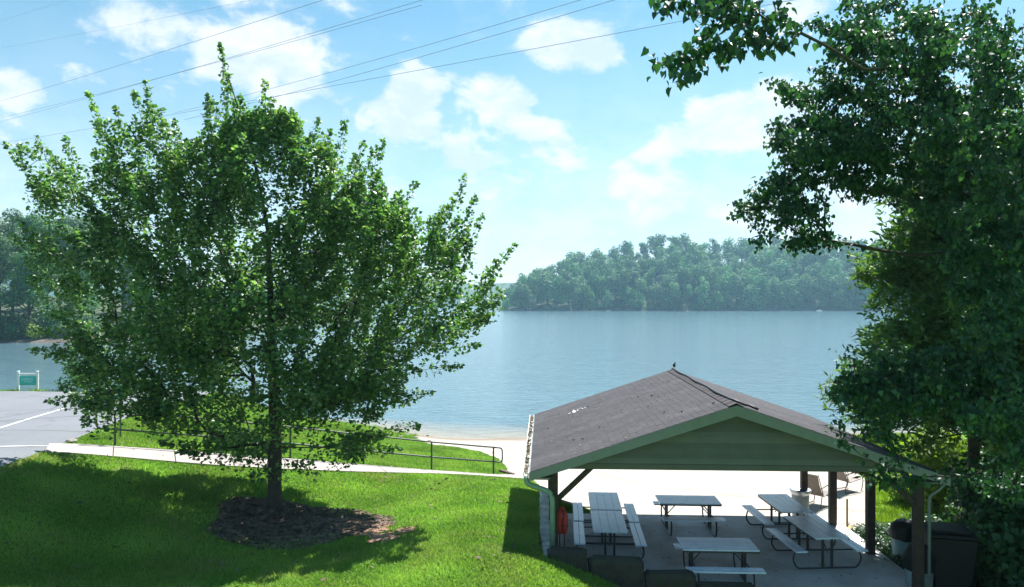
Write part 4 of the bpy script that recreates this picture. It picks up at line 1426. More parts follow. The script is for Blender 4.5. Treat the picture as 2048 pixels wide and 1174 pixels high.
# gable ends: lap siding, board by board
def gable(yf, sgn):
    nb = 11
    z0 = EAVE + .06
    dz = (EAVE + RISE - .10 - z0) / nb
    for i in range(nb):
        za, zb = z0 + dz * i, z0 + dz * (i + 1) + .015
        def hw(z): return max(.03, XR - .06 - (z - EAVE + .03) / SL)
        wa, wb = hw(za), hw(min(zb, EAVE + RISE - .05))
        if i == 0: wa = hw(za)
        vs = []
        for yy0, yy1 in ((yf - sgn * .034, yf - sgn * .002), (yf + sgn * .02, yf + sgn * .02)):
            vs += [(XR - wa, yy0, za), (XR + wa, yy0, za), (XR + wb, yy1, zb), (XR - wb, yy1, zb)]
        fs = [(0, 1, 2, 3), (7, 6, 5, 4), (0, 4, 5, 1), (1, 5, 6, 2), (2, 6, 7, 3), (3, 7, 4, 0)]
        MB().add(vs, fs, random.random()).build('siding_board', MT['siding'], pav)
    MB().box((XR, yf + sgn * .03, EAVE - .005), (RW - .62, .12, .12), bev=.01).build('gable_beam', MT['siding'], pav)


gable(.33, 1)
gable(6.52, -1)
# roof decks, shingles, rakes
for sx in (0, 1):
    xe = -.02 if sx == 0 else RW + .02
    a = Vector((xe, 0, roof_z(xe) - .055)); b = Vector((XR, 0, EAVE + RISE - .055))
    n_ = Vector((-(b - a).z, 0, (b - a).x)).normalized()
    if n_.z < 0: n_ = -n_
    th_ = .022
    vs = []
    for yy in (.03, RL - .03):
        vs += [Vector((a.x, yy, a.z)), Vector((b.x, yy, b.z)), Vector((b.x, yy, b.z)) - n_ * th_, Vector((a.x, yy, a.z)) - n_ * th_]
    MB().add(vs, [(0, 1, 2, 3), (7, 6, 5, 4), (0, 4, 5, 1), (1, 5, 6, 2), (2, 6, 7, 3), (3, 7, 4, 0)]).build('roof_deck', MT['beam'], pav)
    # shingle courses: overlapping tabs, each with its own lift and tone
    m = MB()
    slope_len = (Vector((XR, 0, EAVE + RISE)) - Vector((xe, 0, roof_z(xe)))).length
    dirv = (Vector((XR, 0, EAVE + RISE)) - Vector((xe, 0, roof_z(xe)))).normalized()
    nn_ = Vector((-dirv.z, 0, dirv.x));
    if nn_.z < 0: nn_ = -nn_
    nc = 30; ex = slope_len / nc
    for c in range(nc):
        y = -.02 - (c % 2) * .15 - random.uniform(0, .08)
        while y < RL + .02:
            y0, y1 = max(y, -.025), min(y + .296, RL + .025)
            y += .30
            if y1 - y0 < .01: continue
            lift = .005 + random.uniform(0, .003)
            base = Vector((xe, 0, roof_z(xe) - .048)) + dirv * (ex * c - random.uniform(0, .008))
            p0 = base + nn_ * lift; p1 = base + dirv * (ex * 1.15) + nn_ * .003; pb = base
            vs = [(p0.x, y0, p0.z), (p0.x, y1, p0.z), (p1.x, y1, p1.z), (p1.x, y0, p1.z), (pb.x, y0, pb.z), (pb.x, y1, pb.z)]
            fs = [(0, 1, 2, 3), (4, 5, 1, 0), (0, 3, 4), (1, 5, 2)]
            m.add(vs, fs, random.random())
    o = m.build('shingles', MT['shingle'], pav); o['kind'] = 'stuff'
for c in range(24):
    y0 = c * RL / 24 - .02
    m = MB()
    vs = []
    for yy, l in ((y0, .020), (y0 + RL / 24 + .03, .008)):
        for x_, dz in ((-.15, -.15 * SL), (0, 0.012), (.15, -.15 * SL)):
            vs.append((XR + x_, yy, EAVE + RISE - .043 + dz + l))
    m.add(vs, [(0, 1, 4, 3), (1, 2, 5, 4)]).build('ridge_cap', MT['ridgecap'], pav)
for yf in (-.02, RL + .02):
    for sx in (0, 1):
        xe = -.05 if sx == 0 else RW + .05
        ze = roof_z(xe) - .055
        za = EAVE + RISE - .055
        w = .215
        y0, y1 = yf - .016, yf + .016
        vs = []
        for yy in (y0, y1): vs += [(xe, yy, ze), (XR, yy, za), (XR, yy, za - w), (xe, yy, ze - w * .78)]
        MB().add(vs, [(0, 1, 2, 3), (7, 6, 5, 4), (0, 4, 5, 1), (1, 5, 6, 2), (2, 6, 7, 3), (3, 7, 4, 0)], .5).build('rake_board', MT['trim'], pav)
# soffit returns at the eaves
for x0, x1 in ((-.04, .38), (RW - .38, RW + .04)):
    MB().box(((x0 + x1) / 2, .15, EAVE - .19), (x1 - x0, .30, .02)).build('soffit_return', MT['trim'], pav)
    MB().box(((-.035 if x0 < 1 else RW + .035), RL / 2, EAVE - .14), (.025, RL - .06, .15)).build('fascia', MT['trim'], pav)
# gutter with lip on the left eave, downspout at its front end
m = MB()
pr = [(-.055, .0), (-.06, -.09), (-.13, -.11), (-.17, -.06), (-.175, .01), (-.160, .01), (-.157, -.055), (-.125, -.095), (-.07, -.078), (-.067, .0)]
vs = []; n_ = len(pr)
for yy in (-.03, RL + .03):
    vs += [(x, yy, EAVE - .075 + z) for x, z in pr]
fs = [(k, (k + 1) % n_, n_ + (k + 1) % n_, n_ + k) for k in range(n_)] + [tuple(range(n_ - 1, -1, -1)), tuple(range(n_, 2 * n_))]
gut = m.add(vs, fs, .5).build('gutter', MT['gutter'], pav)
pp = np.c_[RNG.uniform(-.16, -.06, 300), RNG.uniform(0, RL, 300)]
lit = scatter_quads('gutter_litter', pp, EAVE - .085 + RNG.uniform(0, .015, 300), .035, MT['litter'], gut, kind='stuff')
pts = arc_pts([(-.11, .03, EAVE - .15), (-.10, .02, EAVE - .30), (.38, .10, EAVE - .48), (.42, .10, EAVE - .62), (.42, .10, .66)], .09, 5)
ds = MB().tube(pts, .052, 10).build('downspout', MT['spout'], pav, smooth=True)
for z in (1.6, 1.05): MB().box((.42, .16, z), (.13, .08, .03)).build('bracket', MT['steel'], ds)
# right-hand front downspout
pts = arc_pts([(RW + .02, .06, EAVE - .18), (RW - .1, .10, EAVE - .36), (7.86, .20, EAVE - .5), (7.86, .20, -.2)], .08, 5)
MB().tube(pts, .028, 8).build('downspout', MT['trim'], pav, smooth=True)
# loose cable lying along the ridge
pts = [(XR + .02 * math.sin(y * 3), y, EAVE + RISE - .005) for y in np.linspace(RL, .55, 14)]
pts += [(XR + .06, .35, EAVE + RISE - .01), (XR + .22, .22, EAVE + RISE - .075), (XR + .33, .30, EAVE + RISE - .10), (XR + .45, .12, EAVE + RISE - .15)]
MB().tube(pts, .026, 6).build('ridge_cable', MT['black'], pav, smooth=True)

# pale scraps and twigs lying on the roof, fallen leaves on the floor
pp = np.c_[RNG.normal(1.15, .12, 16), RNG.normal(5.2, .10, 16)]
tag(scatter_quads('roof_debris', pp, EAVE + pp[:, 0] * SL - .02, .035, MT['conc'], pav), kind='stuff')
pp = np.c_[RNG.uniform(.3, XR, 130), RNG.uniform(.1, RL - .1, 130)]
scatter_quads('roof_leaves', pp, EAVE + pp[:, 0] * SL - .022, .022, MT['litter'], pav)
pp = np.c_[RNG.uniform(.7, 7.9, 260), RNG.uniform(0, 5, 260)]
scatter_quads('floor_leaves', pp, np.full(260, .008), .026, MT['litter'], pav, flat=.1)


# bird on the back end of the ridge
def bird():
    p = pav_world(XR + .05, RL - .1, EAVE + RISE + .01)
    b = empty('bird', p, .6)
    m = MB()
    m.lathe((0, 0, .075), [(.004, -.055), (.030, -.040), (.042, -.005), (.036, .030), (.018, .055), (.004, .062)], 10, sx=1.25, sy=.8)
    m.lathe((.035, 0, .145), [(.003, -.024), (.020, -.014), (.026, .002), (.018, .018), (.003, .025)], 10)
    m.tube([(.012, 0, .12), (.034, 0, .135)], [.024, .02], 8)
    m.build('body', MT['bird'], b, smooth=True)
    MB().tube([(.056, 0, .145), (.088, 0, .141)], [.009, .001], 6).build('beak', MT['strap'], b)
    MB().add([(-.03, -.018, .06), (-.03, .018, .06), (-.125, .024, .035), (-.125, -.024, .035), (-.03, 0, .075), (-.12, 0, .044)], [(0, 1, 2, 3), (0, 3, 5, 4), (1, 4, 5, 2)]).build('tail', MT['bird'], b)
    for s_ in (-1, 1):
        MB().tube([(.0, s_ * .014, .035), (.006, s_ * .014, 0.0), (.022, s_ * .016, -.002)], .0035, 5).build('leg', MT['strap'], b)
    tag(b, 'small black bird perched on the far end of the roof ridge', 'bird')


bird()

# stone retaining wall on the left of the shelter and along its front corner
sw = empty('stone_wall', pav_world(.22, -.3, 0), -TH)
tag(sw, 'low dry-stacked grey stone wall along the left side of the shelter', 'wall')
y = .05
rr = random.Random(4)
while y < 5.5:
    l = rr.uniform(.26, .5)
    for z0, z1, off in ((-.3, .08, 0), (.08, .40, .0), (.40, .74 - .03 * y, 0)):
        t = rr.uniform(-.015, .02)
        m = MB()
        cx = .12 + rr.uniform(-.015, .015)
        m.box((cx, y + l / 2, (z0 + z1) / 2 + (t if z1 > .5 else 0)), (.40 + rr.uniform(-.03, .03), l - .012, z1 - z0 - .012), Matrix.Rotation(rr.uniform(-.05, .05), 3, 'Z'), bev=.03)
        m.v = [(a + rr.uniform(-.012, .012), b + rr.uniform(-.01, .01), c + rr.uniform(-.014, .014)) for a, b, c in m.v]
        m.build('stone', MT['stone'], sw)
    y += l
bw = empty('boulder_steps', pav_world(.3, -.3, 0), -TH)
tag(bw, 'row of dark mossy stone blocks stepping down along the front of the shelter floor', 'stone wall')
for (x0, x1, zt, zb, mt) in ((.0, .78, .95, .35, 'mossy'), (.80, 1.86, .80, .2, 'mossy'), (1.90, 2.85, .55, .0, 'mossy'), (2.88, 4.0, .34, -.2, 'mossy')):
    n_ = 1 if x1 - x0 < .9 else 2
    m = MB()
    m.box(((x0 + x1) / 2, -.06 + rr.uniform(-.02, .02), (zt + zb) / 2), (x1 - x0 - .02, .36, zt - zb), Matrix.Rotation(rr.uniform(-.03, .03), 3, 'Z'), bev=.05)
    m.v = [(a + rr.uniform(-.02, .02), b + rr.uniform(-.03, .03), c + rr.uniform(-.02, .02)) for a, b, c in m.v]
    m.build('stone', MT['mossy'], bw)
    xx = x0
    while xx < x1 - .05:
        l = rr.uniform(.25, .42)
        rock_ = rock('stone', ((xx + l / 2), -.24 + rr.uniform(-.05, .05), zb + .02), l * .62, MT['mossy'], int(xx * 100) + 5, bw, (1, .7, .75))
        xx += l

# ------------------------------------------------------------------ picnic tables
def tube_frame(xe):
    m = MB()
    m.tube(arc_pts([(-.60, xe, .425), (-.72, xe, .40), (-.76, xe, .20), (-.66, xe, .03), (.66, xe, .03), (.76, xe, .20), (.72, xe, .40), (.60, xe, .425)], .07, 3), .019, 8)
    m.tube([(-.74, xe, .418), (.74, xe, .418)], .016, 8)
    return m


def make_table(L_=1.52):
    t = empty('picnic_table')
    for i in range(4):
        x = -.282 + i * .188
        MB().box((x, 0, .735), (.185, L_, .038), bev=.006, rnd=random.random()).build('top_plank', MT['tabletop'], t)
    for s_ in (-1, 1):
        for j in (0, 1):
            MB().box((s_ * (.60 + (j - .0) * .128), 0, .455), (.122, L_, .036), bev=.006, rnd=random.random()).build('bench_plank', MT['tabletop'], t)
    for s_ in (-1, 1):
        xe = s_ * (L_ / 2 - .22)
        tube_frame(xe).build('end_frame', MT['frame'], t, smooth=True)
        for k in (-1, 1):
            MB().box((k * .10, xe, .37), (.045, .045, .70)).build('leg', MT['frame'], t)
        MB().box((0, xe, .705), (.66, .04, .022)).build('top_batten', MT['frame'], t)
        MB().tube([(0, xe, .36), (0, xe * .42, .70)], .013, 6).build('brace', MT['frame'], t)
    # steel edge trim under the top
    for s_ in (-1, 1):
        MB().box((s_ * .372, 0, .712), (.014, L_ - .01, .035)).build('edge_angle', MT['frame'], t)
    return t


tab = [((2.20, 16.02), -.07, 'blue-grey picnic table by the red vest, nearer of the two set end to end'),
       ((2.33, 17.62), -.07, 'blue-grey picnic table set end to end behind the table by the red vest'),
       ((4.45, 17.72), PI / 2 - .045, 'blue-grey picnic table standing broadside at the sandy back edge of the floor'),
       ((4.25, 14.50), PI / 2 - .045, 'blue-grey picnic table standing broadside at the front edge of the floor'),
       ((6.78, 17.45), .02, 'blue-grey picnic table end-on beside the metal-rimmed bin at the back'),
       ((6.76, 15.62), .06, 'blue-grey picnic table end-on in the front right corner of the floor')]
proto = make_table()
roots = [proto] + [copy_tree(proto) for _ in tab[1:]]
for o, ((x, y), rz, lab) in zip(roots, tab):
    o.location = (x, y, 0.0); o.rotation_euler = (0, 0, rz)
    tag(o, lab, 'picnic table', 'picnic tables under the shelter')

# red life vest hung on the front corner post
def vest():
    p = pav_world(.62, .42, 1.02)
    v = empty('life_vest', p, -.1)
    for s_ in (-1, 1):
        m = MB()
        m.tube([(s_ * .035, 0, .46), (s_ * .065, -.01, .34), (s_ * .055, -.01, .12), (s_ * .045, 0, -.02)], [.036, .062, .072, .046], 10)
        m.build('front_panel', MT['red'], v, smooth=True)
    MB().tube([(-.05, .05, .44), (0, .06, .50), (.05, .05, .44)], .034, 8).build('collar', MT['red'], v, smooth=True)
    for x in (-.05, .05):
        MB().box((x, -.02, -.14), (.022, .006, .28)).build('strap', MT['strap'], v)
    MB().box((0, -.065, .16), (.24, .008, .028)).build('strap', MT['strap'], v)
    MB().tube([(0, .06, .52), (-.10, .04, .58)], .006, 5).build('hanger_cord', MT['strap'], v)
    tag(v, 'red life vest hanging from the front left post of the shelter', 'life vest')


vest()

# bins
def bin_round(name, p, r, h, body, bagm, lab, rim=True, bag_h=.3):
    b = empty(name, p)
    MB().lathe((0, 0, 0), [(r * .88, 0), (r * .95, h * .5), (r, h)], 22).build('body', body, b, smooth=False)
    if bagm:
        m = MB(); rr_ = random.Random(int(p[0] * 10))
        n_ = 18; vs = []; fs = []
        pf = [(1.05, -.16), (1.12, -.02), (1.06, .10), (.92, bag_h * .62), (.62, bag_h * .93), (.18, bag_h)]
        for (q_, z) in pf:
            for k in range(n_):
                a = 2 * PI * k / n_; w = 1 + rr_.uniform(-.06, .06) + .05 * math.sin(5 * a)
                vs.append((r * q_ * w * math.cos(a), r * q_ * w * math.sin(a), h + z + rr_.uniform(-.02, .02)))
        for i in range(len(pf) - 1):
            for k in range(n_): fs.append((i * n_ + k, i * n_ + (k + 1) % n_, (i + 1) * n_ + (k + 1) % n_, (i + 1) * n_ + k))
        fs.append(tuple(range((len(pf) - 1) * n_, len(pf) * n_)))
        m.add(vs, fs, .5).build('bag', bagm, b, smooth=True)
    tag(b, lab, 'bin')
    return b


c = P(1602, 985, 20.0)
tb = bin_round('litter_bin', (8.24, 20.0, h1(8.24, 20.0)), .24, .90, MT['galvbody'], None, 'round litter bin with a wide pale metal rim at the back of the shelter')
MB().lathe((0, 0, .90), [(.20, -.10), (.25, -.06), (.30, .05), (.285, .075), (.16, .03), (.13, .0)], 26, cap=True).build('rim', MT['galv'], tb, smooth=True)
q = pav_world(7.95, .95)
bin_round('rubbish_bin', (q.x - .10, q.y - .35, -.02), .27, .52, MT['galvbody'], MT['bag'], 'grey rubbish bin overflowing with a black bag left of the front right post', bag_h=.34)
q = pav_world(8.15, 2.3)
bin_round('rubbish_bin', (q.x + .35, q.y + .1, h1(q.x + .35, q.y)), .27, 1.0, MT['paleblue'], MT['bag'], 'pale blue rubbish bin lined with a dark bag behind the front right post', bag_h=.24)

def wheelie():
    x, y = 8.90, 14.3
    b = empty('wheeled_bin', (x, y, h1(x, y)), -.25); b.scale = (1.05, 1.05, 1.25)
    vs = []
    for z, w, d in ((.12, .25, .26), (.55, .33, .31), (1.12, .40, .36)):
        vs += [(-w, -d, z), (w, -d, z), (w, d, z), (-w, d, z)]
    fs = [(3, 2, 1, 0)]
    for i in range(2):
        for k in range(4): fs.append((i * 4 + k, i * 4 + (k + 1) % 4, i * 4 + 4 + (k + 1) % 4, i * 4 + 4 + k))
    MB().add(vs, fs, .5).build('body', MT['blackplastic'], b)
    m = MB(); m.box((0, 0, 1.16), (.86, .80, .05), bev=.02); m.box((0, .02, 1.21), (.70, .6, .06), bev=.03)
    m.build('lid', MT['blackplastic'], b)
    MB().tube([(-.3, .42, 1.08), (-.3, .50, 1.1), (.3, .50, 1.1), (.3, .42, 1.08)], .018, 6).build('handle', MT['blackplastic'], b)
    for sx in (-1, 1):
        m = MB(); m.tube([(sx * .30, .24, .12), (sx * .36, .24, .12)], .12, 14); m.build('wheel', MT['strap'], b)
    tag(b, 'large black wheeled bin right of the front right post', 'bin')


wheelie()

# umbrella pole in an ochre base beyond the right-hand posts
c = (8.88, 18.55)
z = h1(*c)
pb = empty('pole_stand', (c[0], c[1], z))
MB().lathe((0, 0, 0), [(.17, 0), (.17, .26), (.14, .30), (.05, .31)], 20).build('base', MT['yellow'], pb)
MB().tube([(0, 0, .28), (0, 0, 1.05)], .024, 8).build('pole', MT['yellow'], pb)
tag(pb, 'short ochre pole standing in a drum-shaped ochre base beyond the shelter posts', 'pole')

# sand chairs
def sand_chair(x, y, rz, lab):
    r = empty('beach_chair', (x, y, h1(x, y) + .02), rz)
    a = MB()
    a.add([(-.26, -.30, .42), (.26, -.30, .42), (.26, .22, .34), (-.26, .22, .34)], [(0, 1, 2, 3)])
    a.build('seat', MT['chair'], r)
    bk = MB(); nn = 7
    vs = [];
    for i in range(nn):
        t = i / (nn - 1)
        for xx in (-.26, .26): vs.append((xx, .22 + .36 * t + .04 * math.sin(t * 3), .34 + .72 * t))
    bk.add(vs, [(2 * i, 2 * i + 1, 2 * i + 3, 2 * i + 2) for i in range(nn - 1)]); bk.build('backrest', MT['chair'], r)
    for sx in (-.28, .28):
        f = MB(); f.tube([(sx, -.30, .42), (sx, .22, .34), (sx, .42, .72), (sx, .60, 1.08)], .014, 6); f.build('side_frame', MT['chairframe'], r)
        l = MB(); l.tube(arc_pts([(sx, -.32, .62), (sx, -.42, .35), (sx, -.34, .01), (sx, .45, .01), (sx, .30, .5)], .08, 4), .014, 6); l.build('leg', MT['chairframe'], r)
        ar = MB(); ar.tube([(sx, -.34, .62), (sx, .0, .66), (sx, .40, .62)], .020, 6); ar.build('armrest', MT['chairframe'], r)
    tag(r, lab, 'chair', 'mesh chairs on the sand')
    return r


sand_chair(9.62, 22.0, 2.3, 'brown mesh beach chair on the sand nearer the ochre pole')
sand_chair(11.3, 23.6, 2.0, 'brown mesh beach chair on the sand further from the shelter')

# ------------------------------------------------------------------ big overhanging tree on the right
def near_tree():
    bx_, by_ = 11.2, 9.2
    base = Vector((bx_, by_, h1(bx_, by_)))
    root = empty('overhanging_tree', base)
    tag(root, 'large dark green tree with heart-shaped leaves overhanging the shelter', 'tree')
    tr = [(0, 0, -.2, .36, 2.2), (.0, 0, 1.2, .30), (-.15, .1, 3.0, .27), (-.35, .2, 5.0, .22), (-.6, .35, 7.2, .17), (-.8, .4, 9.4, .11), (-.9, .5, 11.5, .06), (-.9, .5, 13.0, .03)]
    trunk_mesh('trunk', tr, MT['bark'], root)
    r = np.random.default_rng(17)
    # masses of foliage: column, row, depth, half width, half height (px), half depth (m), number of sprays, leaves per spray
    masses = [(1430, 20, 7.4, 95, 50, .55, 17, 15), (1520, 30, 7.6, 55, 55, .5, 9, 14), (1470, 70, 7.4, 75, 40, .5, 9, 13), (1395, 85, 7.2, 45, 40, .4, 6, 12), (1335, 120, 7.1, 40, 26, .3, 6, 12), (1385, 150, 7.1, 30, 25, .3, 5, 12),
              (1450, 120, 7.3, 24, 40, .3, 4, 10), (1330, 20, 7.2, 30, 20, .3, 4, 12), (1545, 90, 7.6, 20, 25, .3, 3, 10),
              (1700, 60, 10.0, 80, 80, 1.2, 40, 24), (1800, 90, 10.2, 110, 110, 1.8, 70, 26), (1930, 100, 9.5, 130, 130, 2.0, 80, 26), (1640, 175, 10.2, 70, 50, .9, 24, 22), (1590, 185, 10.2, 45, 22, .6, 9, 18),
              (1720, 230, 10.2, 110, 90, 1.4, 60, 25), (1620, 270, 10.3, 80, 55, .9, 28, 22), (1560, 260, 10.3, 35, 35, .5, 8, 18), (1850, 260, 10, 130, 120, 1.8, 80, 26), (1985, 270, 9, 110, 120, 1.8, 70, 26),
              (1640, 340, 10.4, 100, 60, .9, 26, 17), (1570, 380, 10.5, 80, 55, .8, 24, 16), (1520, 415, 10.6, 60, 38, .6, 16, 14), (1600, 435, 10.5, 85, 45, .8, 22, 15), (1560, 480, 10.5, 60, 28, .5, 12, 12), (1625, 475, 10.5, 50, 32, .5, 10, 12), (1550, 300, 10.4, 30, 30, .4, 6, 12), (1550, 165, 10.3, 25, 16, .3, 4, 11), (1475, 428, 10.6, 16, 10, .2, 2, 10),
              (1740, 350, 10.5, 80, 60, .9, 26, 22), (1850, 370, 10.2, 90, 60, 1.3, 40, 25), (1950, 430, 9.4, 110, 100, 1.6, 70, 26), (2030, 520, 9, 60, 110, 1.2, 40, 25), (1930, 540, 9.8, 80, 70, 1.3, 36, 25),
              (1985, 640, 9.2, 75, 80, 1.3, 44, 25), (1640, 300, 10.3, 70, 40, .8, 22, 22), (1590, 330, 10.4, 45, 40, .6, 12, 20), (1690, 290, 10.3, 70, 60, 1, 22, 24), (1800, 720, 9.6, 60, 35, .7, 16, 22), (1880, 740, 9.2, 100, 60, 1.1, 45, 24), (1990, 780, 8.8, 80, 80, 1.1, 44, 25),
              (1720, 745, 9.3, 55, 40, .5, 16, 18), (1680, 700, 9.3, 18, 22, .3, 3, 9), (1690, 780, 9.3, 40, 30, .4, 9, 15), (1770, 790, 9.2, 60, 40, .6, 18, 18), (1740, 840, 9.2, 40, 30, .4, 8, 14), (1850, 790, 9.1, 70, 30, .7, 20, 22),
              (1680, 830, 9.2, 20, 22, .3, 3, 9), (1775, 850, 9.1, 25, 25, .4, 4, 11), (1790, 905, 9.1, 18, 25, .3, 3, 10), (1760, 945, 9.2, 36, 20, .3, 5, 12), (1815, 965, 9.2, 30, 20, .3, 5, 11), (1690, 890, 9.2, 18, 12, .2, 2, 9),
              (1950, 830, 9.4, 80, 40, .9, 22, 22), (2025, 900, 9, 50, 70, .8, 22, 24), (1995, 960, 10, 55, 40, .8, 14, 20)]
    tips = []; sp = []
    n_front = sum(m_[6] for m_ in masses if m_[2] < 8)
    for (u, v, Y, ru, rv, ry, n, nl) in masses:
        for _ in range(n):
            d = unit(r.normal(0, 1, 3)) * r.uniform(.15, 1) ** .5
            Yd = Y + d[1] * ry
            p = np.array(P(u + d[0] * ru, v + d[2] * rv, Yd)) - np.array(base)
            tips.append(p); sp.append((nl, u))
    # the part of the crown beyond the frame
    for _ in range(420):
        d = unit(r.normal(0, 1, 3)) * r.uniform(.3, 1) ** .4
        p = np.array([d[0] * 4.2 + 1.2, d[1] * 5.0 - .6, 8.2 + d[2] * 5.2])
        w = p + np.array(base)
        if w[1] > 2.5 and abs(w[0]) / max(w[1], .1) < .76: continue
        if np.linalg.norm(w - np.array([0, 0, CAM_Z])) < 3.5: continue
        tips.append(p); sp.append((20, 2200))
    tips = np.array(tips)
    Pa, Pr, nt, ti = grow(tr, tips, bf=.30, step=.3, up=.16, jit=.025, seed=6)
    branch_mesh('branches', Pa, Pr, nt, MT['bark'], root, r0=.0042, rmax=.14)
    C_, D_, Z_ = [], [], []
    for i, (nl, u_) in enumerate(sp):
        nl = nl if i < n_front else int(nl * 1.95)
        k = ti[i]; chain = [Pa[k]]; q = k
        for _ in range(3):
            q = Pr[q]
            if q < nt: break
            chain.append(Pa[q])
        chain = np.array(chain)
        s = r.uniform(0, len(chain) - 1, nl) if len(chain) > 1 else np.zeros(nl)
        i0 = np.minimum(s.astype(int), len(chain) - 2) if len(chain) > 1 else np.zeros(nl, int)
        pt = chain[i0] + (chain[np.minimum(i0 + 1, len(chain) - 1)] - chain[i0]) * (s - i0)[:, None]
        off = unit(r.normal(0, 1, (nl, 3)) * np.array([1, 1, .7])) * (r.uniform(.02, .17, nl))[:, None]
        C_.append(pt + off); D_.append(off * 2.0 + np.array([0, 0, -.8]) + r.normal(0, .12, (nl, 3))); Z_.append(r.uniform(.050, .100, nl) if u_ < 1552 and base is not None and i < n_front else r.uniform(.038, .074, nl))
    C_, D_, Z_ = np.concatenate(C_), np.concatenate(D_), np.concatenate(Z_)
    n = len(C_)
    nn = np.array([0, -.25, .55]) + r.normal(0, .55, (n, 3)) + .3 * unit(D_)
    rnd = r.uniform(0, 1, n)
    # the leaves that show largest are leaves of their own
    W = C_ + np.array(base)
    uu = UC + FPX * W[:, 0] / W[:, 1]; vv = VH - FPX * (W[:, 2] - CAM_Z) / W[:, 1]
    vis = (uu > 1270) & (uu < 2040) & (vv > 5) & (vv < 1170) & (W[:, 1] > 2)
    score = np.where(vis, Z_ / W[:, 1], 0) * np.where(uu < 1600, 1.5, 1)
    big = np.argsort(-score)[:300]
    rest = np.ones(n, bool); rest[big] = False
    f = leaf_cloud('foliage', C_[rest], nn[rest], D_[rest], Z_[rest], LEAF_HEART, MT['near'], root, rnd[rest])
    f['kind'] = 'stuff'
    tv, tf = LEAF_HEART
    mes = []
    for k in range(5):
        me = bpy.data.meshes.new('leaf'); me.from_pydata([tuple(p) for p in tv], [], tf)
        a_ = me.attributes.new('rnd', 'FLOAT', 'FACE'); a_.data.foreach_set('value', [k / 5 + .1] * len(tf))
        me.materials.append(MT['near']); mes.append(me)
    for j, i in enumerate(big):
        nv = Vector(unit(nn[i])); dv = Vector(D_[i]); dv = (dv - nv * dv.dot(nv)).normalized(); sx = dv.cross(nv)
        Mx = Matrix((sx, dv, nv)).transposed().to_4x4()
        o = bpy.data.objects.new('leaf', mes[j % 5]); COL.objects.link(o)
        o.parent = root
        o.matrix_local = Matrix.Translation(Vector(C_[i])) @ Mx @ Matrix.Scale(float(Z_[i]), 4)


near_tree()

# feathery conifer behind it
def conifer(x, y, h, w, lab, seed, z0=None):
    r = np.random.default_rng(seed)
    root = empty('feathery_conifer', (x, y, h1(x, y)))
    tag(root, lab, 'tree')
    trunk_mesh('trunk', [(0, 0, -.2, .13), (0, 0, h * .3, .11), (.05, 0, h * .7, .08), (0, 0, h, .015)], MT['bark'], root, n=10)
    m = MB(); C_, D_ = [], []
    nb = int(h * 30)
    for i in range(nb):
        z = h * (.30 + .68 * (i + r.uniform()) / nb)
        L_ = w / 2 * (1 - z / h) ** .42 * r.uniform(.6, 1.1) + .2
        a = r.uniform(0, 2 * PI)
        d = np.array([math.cos(a), math.sin(a), r.uniform(-.05, .6)])
        p0 = np.array([0, 0, z])
        pts = [p0 + d * L_ * t + np.array([0, 0, -.28 * L_ * t * t]) for t in (0, .35, .7, 1)]
        m.tube(pts, [.022, .015, .009, .003], 4, cap=False)
        ns = int(46 * L_)
        t = r.uniform(.12, 1, ns)
        c = p0 + d * (L_ * t)[:, None] + np.array([0, 0, -.28]) * (L_ * t * t)[:, None]
        c = c + r.normal(0, 1, (ns, 3)) * np.array([.10, .10, .14])
        side = np.array([-math.sin(a), math.cos(a), 0])
        dd = d * .8 + side * r.choice([-1, 1], ns)[:, None] * r.uniform(.3, 1.1, ns)[:, None] + r.normal(0, .3, (ns, 3)) + np.array([0, 0, .1])
        for k in range(4):
            C_.append(c + unit(dd) * (.08 * k) * r.uniform(.5, 1, ns)[:, None]); D_.append(dd + r.normal(0, .55, (ns, 3)))
    C_, D_ = np.concatenate(C_), np.concatenate(D_)
    n = len(C_)
    needle = (np.array([(0, 0, 0), (-.15, .45, .03), (0, 1, -.1), (.15, .45, .03)]), [(0, 2, 1), (0, 3, 2)])
    f = leaf_cloud('crown', C_, r.normal(0, 1, (n, 3)) + np.array([0, 0, .6]), D_, r.uniform(.12, .24, n), needle, MT['conifer'], root)
    f['kind'] = 'stuff'
    m.build('branches', MT['twig'], root)


conifer(10.3, 15.6, 10.4, 6.2, 'yellow-green feathery conifer behind the overhanging tree', 3)

# bushes and trees of the right-hand bank
rb = [tree_proto('bank_tree', 12, 8, 9000, .20, MT['bush'], 61), tree_proto('bank_tree', 13, 7, 9000, .20, MT['bush'], 62, 'tall')]
spots = [(18.2, 15.2, h1(18.2, 15.2), .4, .9, 0), (20.5, 21.5, h1(19, 21.5), 1.4, .95, 1), (15.6, 10.8, h1(15.6, 10.8), 2.4, .9, 1), (19.5, 26, h1(19, 26), 3.4, .9, 0), (20.5, 17, h1(19, 17), 3.1, 1.0, 0), (22.5, 32, h1(19, 32), 5.1, .85, 1)]
tl = ['dense green tree on the bank close behind the feathery conifer', 'tall green tree on the bank beyond the lime sapling', 'green tree at the right edge beside the overhanging tree', 'green bank tree behind the lime sapling', 'green tree deep in the thicket at the right edge', 'furthest green tree on the right bank near the lake']
plant_copies(rb, spots, lambda i: tl[i], 'tree', 'trees on the right bank')
bb = [tree_proto('leafy_shrub', 1.5, 1.8, 2600, .095, MT['bush'], 71, 'bush'), tree_proto('leafy_shrub', 2.2, 2.0, 3200, .10, MT['bush'], 72, 'bush')]
